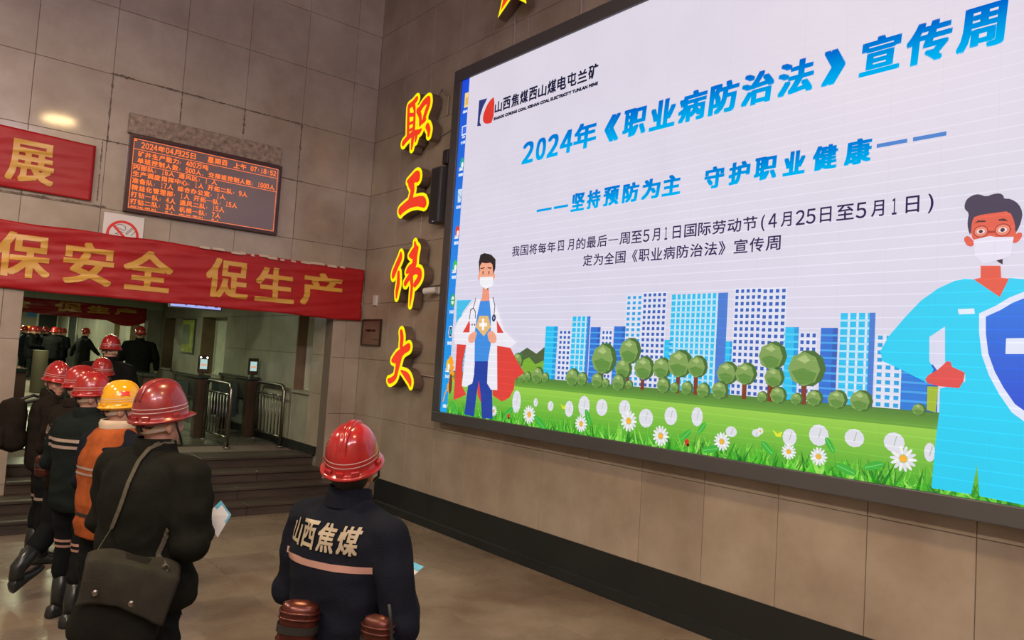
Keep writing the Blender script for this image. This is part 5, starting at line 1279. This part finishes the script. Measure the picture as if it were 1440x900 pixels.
bag = figure('miner in a black-green padded jacket with a satchel, second from the right', 225, 582, 3.45, 62, 1.865, jac=C_GREEN, head=(6, 6, 0), shell=HDIRTY, elbows=((-.28, .02, 1.13), (.275, -.03, 1.11)), wrists=((-.13, .24, 1.14), (.10, .20, 1.10)),
             seed=5, vox=.012, bvox=.008, fold=.017, bulk=1.18, hem=.80, waistband=True, sleeve=1.16, skirtish=.02)
yel = figure('miner in a yellow helmet and orange sleeveless vest over dark sleeves', 171, 562, 4.82, 62, 1.77, jac=C_NAVY, head=(30, 2, 0), shell=HYEL, elbows=((-.27, .0, 1.10), (.27, -.04, 1.08)), wrists=((-.12, .25, 1.12), (.13, .24, 1.08)),
             seed=8, bulk=1.08, hem=.80)
m4 = figure('miner with two reflective stripes across a black back and tall rubber boots', 130, 547, 5.5, 52, 1.78, jac=C_TEAL, head=(38, 0, 0), seed=11, bulk=1.10, hem=.78, elbows=((-.28, .0, 1.10), (.28, -.02, 1.10)), wrists=((-.12, .24, 1.12), (.13, .24, 1.12)), feet=((-.10, .04), (.12, -.08)), face='plain')
m5 = figure('miner half hidden behind the striped back, mid-step with a red case at the hip', 114, 544, 6.05, 55, 1.80, jac=C_BROWN, head=(30, 0, 0), seed=14, bulk=1.05, hem=.80, elbows=((-.28, .0, 1.10), (.28, -.02, 1.10)), wrists=((-.12, .24, 1.12), (.13, .24, 1.12)),
            feet=((-.11, -.26, .08, 32), (.10, .12)), knees=((-.10, -.02, .50), (.10, .08, .49)))
m6 = figure('bespectacled miner with a backpack looking to the right, leftmost of the group', 81, 536, 6.75, 98, 1.80, jac=C_BROWN, head=(60, -8, 0), seed=17, bulk=1.12, hem=.82, face='glasses', feet=((-.12, -.02), (.10, .06)), elbows=((-.28, .02, 1.10), (.27, .05, 1.08)), wrists=((-.10, .22, 1.22), (.08, .25, 1.25)))
m7 = figure('bespectacled miner whose face shows between the red helmets, at the foot of the steps', 144, 513, 7.7, 160, 1.835, jac=C_NAVY, head=(28, -6, 0), seed=20, face='glasses', bulk=1.05, elbows=((-.27, .0, 1.10), (.27, .0, 1.10)), wrists=((-.14, .2, 1.05), (.14, .2, 1.05)))
m8 = figure('miner in black seen from behind, climbing the steps toward the turnstiles', 156, 488, 8.7, 28, 1.80 + .275, zfloor=.275, jac=C_BLACK, head=(6, -4, 0), seed=23, bulk=1.22, hem=.70, elbows=((-.30, .0, 1.12), (.30, .0, 1.12)), wrists=((-.25, .16, .98), (.27, .16, .98)), feet=((-.11, 0), (.11, .05)))
m9 = figure('man in a long black coat walking away beyond the turnstiles', 197, 477, 15.4, 12, 1.76 + .55, zfloor=.55, jac=C_BLACK, head=(10, 0, 0), seed=26, bulk=1.28, hem=.62, elbows=((-.33, .02, 1.14), (.33, .0, 1.12)), wrists=((-.34, .10, .90), (.36, .06, .88)), feet=((-.10, .05), (.10, -.08)), lod=1, vox=.02, bvox=.014)
m10 = figure('small distant man in a black coat walking right past the pale pillar', 120, 478, 21.5, 70, 1.72 + .55, zfloor=.55, jac=C_BLACK, head=(0, 0, 0), seed=29, bulk=1.2, hem=.58, elbows=((-.30, -.12, 1.14), (.30, .14, 1.14)), wrists=((-.34, -.15, .92), (.32, .30, .98)), feet=((-.09, .25), (.09, -.25)), knees=((-.09, .18, .50), (.09, .0, .48)), lod=0, vox=.024)
crowd = [(34, 470, 25.0, 95, HRED, 'distant miner at the left edge of the opening, in the far crowd'), (39, 467, 26.6, 120, HYEL, 'distant miner in the only yellow helmet of the far crowd'), (46, 468, 23.6, 100, HRED, 'distant red-helmeted miner right of the yellow helmet'),
         (53, 470, 24.4, 80, HRED, 'distant miner in the middle of the far crowd, above the barrel'), (64, 471, 25.0, 60, HRED, 'distant miner fifth from the left in the far crowd'), (76, 475, 23.0, 20, HRED, 'distant miner seen squarely from behind, largest of the far crowd'),
         (83, 473, 24.6, 10, HRED, 'distant miner second from the right in the far crowd'), (89, 472, 25.6, 150, HRED, 'distant miner at the right end of the far crowd by the door')]
for i, (x, y, dep, az, sh_, lb) in enumerate(crowd):
    figure(lb, x, y, dep, az, 1.70 + .55, zfloor=.55, jac=C_BLACK if i % 3 else C_NAVY, shell=sh_, seed=40 + i, lod=0, vox=.026, bulk=1.15, hem=.7, group='miners in the far crowd')

# ---- details of clothing
drape_back(m4, *rect2d(-.23, .21, 1.275, 1.297), 'reflective_stripe', BEIGER, off=.004, cell=(.02, .05)); drape_back(m4, *rect2d(-.23, .21, 1.228, 1.250), 'reflective_stripe', BEIGER, off=.004, cell=(.02, .05))
for i in (0, 1):
    kx_, ky_ = (-.09, .04) if i == 0 else (.108, -.02)
    for z in (.505, .545): band_around(m4, 'trousers', (kx_, ky_), (kx_, ky_), z, z + .018, 'reflective_band', PINKM, r0=.13, off=.004)
band_around(m6, 'trousers', (-.105, .01), (-.105, .01), .56, .585, 'reflective_band', BEIGER, r0=.13, off=.004); band_around(m6, 'trousers', (.09, .05), (.09, .05), .56, .585, 'reflective_band', BEIGER, r0=.13, off=.004)
drape_back(m5, *rect2d(-.19, .19, 1.175, 1.198), 'reflective_stripe', BEIGER, off=.004, cell=(.02, .05))
back_text(m5, -.15, .08, .066, 1.23, 1.315, .004, BEIGER, .016)
for fy in (-.0,):
    band_around(m5, 'trousers', (.10, .08), (.10, .08), .53, .55, 'reflective_band', BEIGER, r0=.13, off=.004)

# orange vest of the yellow-helmeted miner: an outer shell without sleeves
m = MB()
ringloft(m, [(.79, .20, .155, 0, .005), (.86, .212, .162, 0, .005), (.93, .195, .150, 0, .0), (1.0, .205, .158, 0, 0), (1.12, .212, .160, 0, 0), (1.25, .218, .160, 0, 0), (1.33, .205, .150, 0, 0), (1.40, .175, .13, 0, 0), (1.455, .125, .10, 0, .0), (1.475, .10, .088, 0, .01)], 32)
me = remeshed(m, .012, 4, .5); displace(me, foldfn(.010, 33)); me.materials.append(C_ORANGE); me.polygons.foreach_set('use_smooth', [True] * len(me.polygons)); vest = place('vest', me, yel['root']); yel['vest'] = vest
band_around(yel, 'vest', (0, 0), (0, 0), .925, .945, 'waist_belt', STRAPB, r0=.4, off=.006, n=60)
for z in (1.18, 1.215): band_around(yel, 'vest', (0, 0), (0, 0), z, z + .015, 'reflective_band', BEIGER, a0=150, a1=290, r0=.4, off=.004, n=40)
m = MB(); n = 30; rr = []
for z_, o_ in ((1.47, .030), (1.50, .034), (1.525, .024), (1.52, .008)): rr.append([Vector(((.072 + o_) * math.cos(2 * PI * k / n), .012 + (.074 + o_) * math.sin(2 * PI * k / n), z_ - .03 * max(0, math.sin(2 * PI * k / n)))) for k in range(n)])
m.rings(rr, caps=False); m.build('cream_collar', C_CREAM, vest, smooth=True)
# red star patch on the yellow helmet
inv = yel['MW'].inverted(); t = bvh_of(yel['helmet']); o_ = inv @ EYE
def helm_print(fig, pix, name, material, off=.0025):
    inv = fig['MW'].inverted(); t = bvh_of(fig['helmet']); o_ = inv @ EYE; vs, fs = slice2d([(x, y) for x, y in pix], [tuple(range(len(pix)))], 2, 2); out = []
    for x, y in vs:
        d = ((inv @ (EYE + ray(x, y))) - o_).normalized(); h_ = t.ray_cast(o_, d); out.append(h_[0] + h_[1] * (off if h_[1].dot(d) < 0 else -off) if h_[0] else Vector((0, 0, 1.7)))
    m = MB(); m.add(out, fs); return m.build(name, material, fig['helmet'])
helm_print(yel, [(169, 550), (174, 551.5), (178, 550), (183, 551), (181.5, 554), (183.5, 557), (177, 556), (170, 558), (171, 554)], 'red_flag_sticker', SR)

# ---- things carried
# cards
def card(name, label, fig, corners, side_cols):
    """leaflet given by its four corners in the figure's own coordinates"""
    t = thing(name, label, 'leaflet', tuple(fig['MW'] @ Vector(corners[3]))); W = fig['MW']
    c = [W @ Vector(p) for p in corners]; n_ = (c[1] - c[0]).cross(c[3] - c[0]).normalized() * .0012; L0 = t.location
    wchild(MB().add([tuple(p) for p in c] + [tuple(p - n_ * .8) for p in c], [(0, 1, 2, 3), (7, 6, 5, 4), (0, 4, 5, 1), (1, 5, 6, 2), (2, 6, 7, 3), (3, 7, 4, 0)]), 'sheet', mat('leaflet_paper', (0.62, 0.66, 0.72), 0.5), t)
    for sg in (1, -1):
        a_, b_, cc, dd = [p + n_ * (.8 if sg > 0 else -1.6) for p in c]
        wchild(MB().add([tuple(a_), tuple(b_), tuple(b_.lerp(cc, .38)), tuple(a_.lerp(dd, .38))], [(0, 1, 2, 3)]), 'blue_header', mat('leaflet_blue', (0.10, 0.42, 0.66), 0.5), t)
        md = a_.lerp(cc, .62); e1 = (b_ - a_) * .12; e2 = (dd - a_) * .14
        wchild(MB().add([tuple(md + e1 * math.cos(2 * PI * k / 10) + e2 * math.sin(2 * PI * k / 10)) for k in range(10)], [tuple(range(10))]), 'printed_figure', mat('leaflet_orange', (0.6, 0.25, 0.12), 0.5), t)
    return t
def card_px(name, label, fig, pix, depths):
    W = fig['MW'].inverted(); return card(name, label, fig, [tuple(W @ (EYE + ray(x, y) * (d / F_PX))) for (x, y), d in zip(pix, depths)], None)
card_px('health_leaflet', 'pale blue leaflet in the hand of the miner with the satchel', bag, [(311, 704), (325, 724), (306, 756), (288, 726)], [3.60, 3.54, 3.50, 3.57])
card_px('health_leaflet', 'pale blue leaflet in the hand of the miner with lettering on the back', near, [(569, 785), (596, 797), (576, 815), (560, 806)], [3.10, 3.03, 2.98, 3.05])

# satchel
def blob(fig_w, rows, vox, disp=None): pass
def softbox(w, d, h, ex=3.2, seg=36, taper=.0, rows=14):
    m = MB(); rr = []
    for i in range(rows + 1):
        t_ = -1 + 2 * i / rows; k = (1 - abs(t_) ** 5) ** (1 / 2.4) if abs(t_) < 1 else 0.02; k = max(k, .05); z_ = t_ * h / 2
        rr.append([Vector(((w / 2) * (1 + taper * t_) * k ** .35 * math.copysign(abs(math.cos(2 * PI * j / seg)) ** (2 / ex), math.cos(2 * PI * j / seg)), (d / 2) * k * math.copysign(abs(math.sin(2 * PI * j / seg)) ** (2 / 2.4), math.sin(2 * PI * j / seg)), z_)) for j in range(seg)])
    m.rings(rr); return m
SAT = cloth('olive_black_canvas', (0.028, 0.027, 0.021), .3); SATD = cloth('dark_canvas', (0.012, 0.012, 0.010), .3); STRP = cloth('olive_strap', (0.085, 0.078, 0.058), .2)
bc = EYE + ray(172, 846) * (3.07 / F_PX)
sat = thing('satchel', 'worn dark canvas satchel with a two-snap flap on the hip of the padded jacket', 'bag', tuple(bc), math.radians(-8)); sat.rotation_euler = (0, math.radians(12), math.radians(-12))
m = softbox(.33, .14, .38, taper=-.04); me = remeshed(m, .011, 3, .5); displace(me, foldfn(.010, 51)); me.materials.append(SATD); me.polygons.foreach_set('use_smooth', [True] * len(me.polygons)); place('bag_body', me, sat)
# flap: sheet over top and front with drooping corners
m = MB(); nx, nz = 24, 22; vs = []
for i in range(nx + 1):
    u = -1 + 2 * i / nx
    for j in range(nz + 1):
        t_ = j / nz; s_len = t_ * .27
        sag = .030 * math.exp(-((u - .1) / .35) ** 2) * (1 - min(1, t_ * 2.2))
        if s_len < .10: y_ = .060 - s_len * 1.15; z_ = .185 - sag + .012 * math.sin(t_ * 12) - .03 * abs(u) ** 4
        else:
            q_ = s_len - .10; y_ = -.062 - .030 * math.sin(min(1, q_ / .12) * PI / 2) - .012 * math.sin(u * 2.4 + .6); z_ = .180 - sag - q_ * (1 - .0) - .025 * abs(u) ** 4
        z_ += -.055 * (max(0, u) ** 3) * t_ + .03 * max(0, -u) * t_ if False else -.05 * (abs(u - .45) < .2) * 0
        wob = .006 * noise.noise(Vector((u * 2, t_ * 4, 3)))
        x_ = u * (.174 + .006 * math.sin(t_ * 5)); z_ -= (.045 * max(0, (u + .1)) - .0) * t_ * (1 if u < .75 else (1 - (u - .75) * 1.2))
        vs.append((x_, y_ + wob - .004, z_ + wob))
m.add(vs, [(i * (nz + 1) + j, (i + 1) * (nz + 1) + j, (i + 1) * (nz + 1) + j + 1, i * (nz + 1) + j + 1) for i in range(nx) for j in range(nz)])
fl = m.build('flap', SAT, sat, smooth=True); so_ = fl.modifiers.new('t', 'SOLIDIFY'); so_.thickness = .006
for x_, z_ in ((-.115, .055), (.025, .030)):
    m = MB(); m.tube([(x_, -.108, z_), (x_, -.116, z_), (x_, -.119, z_)], [.012, .012, .005], 16); m.build('snap', STEEL, fl, smooth=False)
m = MB(); n = 16; m.tube([(.115 + .014 * math.cos(2 * PI * k / n), -.055, .168 + .014 * math.sin(2 * PI * k / n)) for k in range(n + 1)], .003, 6, caps=False); m.build('ring', STEELD, sat, smooth=True)
# shoulder strap draped over the jacket, down to both ends of the bag
r1, pts1 = ribbon_px(bag, 'jacket', [(243, 622), (228, 622), (212, 630), (196, 650), (182, 680), (170, 715), (158, 745)], .020, 'tmp', STRP)
r2, pts2 = ribbon_px(bag, 'jacket', [(238, 744), (228, 765), (222, 780)], .020, 'tmp', STRP)
def strap_join(pts, end_world, name):
    W = bag['MW']; inv = Matrix.Translation(sat.location) @ sat.rotation_euler.to_matrix().to_4x4(); inv = inv.inverted()
    P_ = [W @ p for p, n_ in pts]; N_ = [(W.to_3x3() @ n_).normalized() for p, n_ in pts]; last = P_[-1]; nl = N_[-1]
    for k in (.33, .66, 1.0): P_.append(last.lerp(Vector(end_world), k)); N_.append(nl)
    m = MB(); rr = []
    for i, (p, n_) in enumerate(zip(P_, N_)):
        t_ = (P_[min(i + 1, len(P_) - 1)] - P_[max(0, i - 1)]).normalized(); sd = t_.cross(n_).normalized() * .010
        rr.append([inv @ (p + sd), inv @ (p + sd + n_ * .003), inv @ (p - sd + n_ * .003), inv @ (p - sd)])
    m.rings(rr); return m.build(name, STRP, sat)
MS = Matrix.Translation(sat.location) @ sat.rotation_euler.to_matrix().to_4x4()
strap_join(pts1, MS @ Vector((-.15, -.0, .175)), 'strap'); strap_join(pts2, MS @ Vector((.115, -.05, .178)), 'strap')
for o in (r1, r2): bpy.data.objects.remove(o)

# self-rescuer cases on belts
def rescuer(label, fig, px, py, depth, yaw, w=.13, h=.20, d=.085, tilt=0):
    c = EYE + ray(px, py) * (depth / F_PX); t = thing('belt_case', label, 'belt case', tuple(c)); t.rotation_euler = (0, math.radians(tilt), math.radians(yaw))
    m = softbox(w, d, h, ex=2.6, seg=28, rows=16); m.build('case', CAN, t, smooth=True)
    for z_ in (.32, .22, -.16):
        m = MB(); m.rings([[Vector(((w / 2 + o_) * math.copysign(abs(math.cos(2 * PI * j / 28)) ** (2 / 2.6), math.cos(2 * PI * j / 28)), (d / 2 + o_) * math.copysign(abs(math.sin(2 * PI * j / 28)) ** (2 / 2.4), math.sin(2 * PI * j / 28)), h * z_ + z2)) for j in range(28)] for z2, o_ in ((-.004, .0), (-.003, .005), (.003, .005), (.004, .0))], caps=False); m.build('band', CAN, t, smooth=True)
    m = MB(); m.rings([[Vector(((w / 2 + o_) * math.copysign(abs(math.cos(2 * PI * j / 28)) ** (2 / 2.6), math.cos(2 * PI * j / 28)), (d / 2 + o_) * math.copysign(abs(math.sin(2 * PI * j / 28)) ** (2 / 2.4), math.sin(2 * PI * j / 28)), z2)) for j in range(28)] for z2, o_ in ((-.004, .001), (-.004, .006), (.022, .006), (.022, .001))], caps=False); m.build('strap', STRAPB, t, smooth=False)
    return t
rescuer('dark red steel belt case on the left hip below the lettered jacket', near, 418, 885, 2.66, -30, .135, .21, .095, 4)
rescuer('brown-red belt case at the right front of the lettered jacket', near, 530, 905, 2.60, -60, .11, .20, .08)
rescuer('faded red belt case at the hip of the stepping miner', m5, 61, 655, 5.75, -20, .11, .17, .09)
o = MB().tube([tuple(EYE + ray(x, y) * (2.56 / F_PX)) for x, y in ((547, 850), (550, 875), (551, 905), (548, 940))], .006, 8).build('lamp_cable', STRAPB, smooth=True); setp(o, 'black cap-lamp cable hanging beside the right belt case', 'cable')
# backpack of the leftmost miner
bp = thing('backpack', 'dark brown backpack worn by the bespectacled leftmost miner', 'bag', tuple(m6['MW'] @ Vector((-.02, -.275, 1.20)))); bp.rotation_euler = (0, 0, -math.radians(78))
m = softbox(.34, .20, .48, taper=-.10); me = remeshed(m, .014, 3, .5); displace(me, foldfn(.012, 61)); me.materials.append(C_BROWN); me.polygons.foreach_set('use_smooth', [True] * len(me.polygons)); place('pack_body', me, bp)
for sx in (-1, 1):
    m = MB(); m.tube([(sx * .11, .06, .20), (sx * .13, .20, .25), (sx * .14, .33, .20), (sx * .15, .36, .05)], .014, 8); m.build('strap', STRAPB, bp, smooth=True)
m = softbox(.26, .07, .2); xf(m, Matrix.Translation((0, -.10, -.10))); m.build('pocket', C_BROWN, bp, smooth=True)
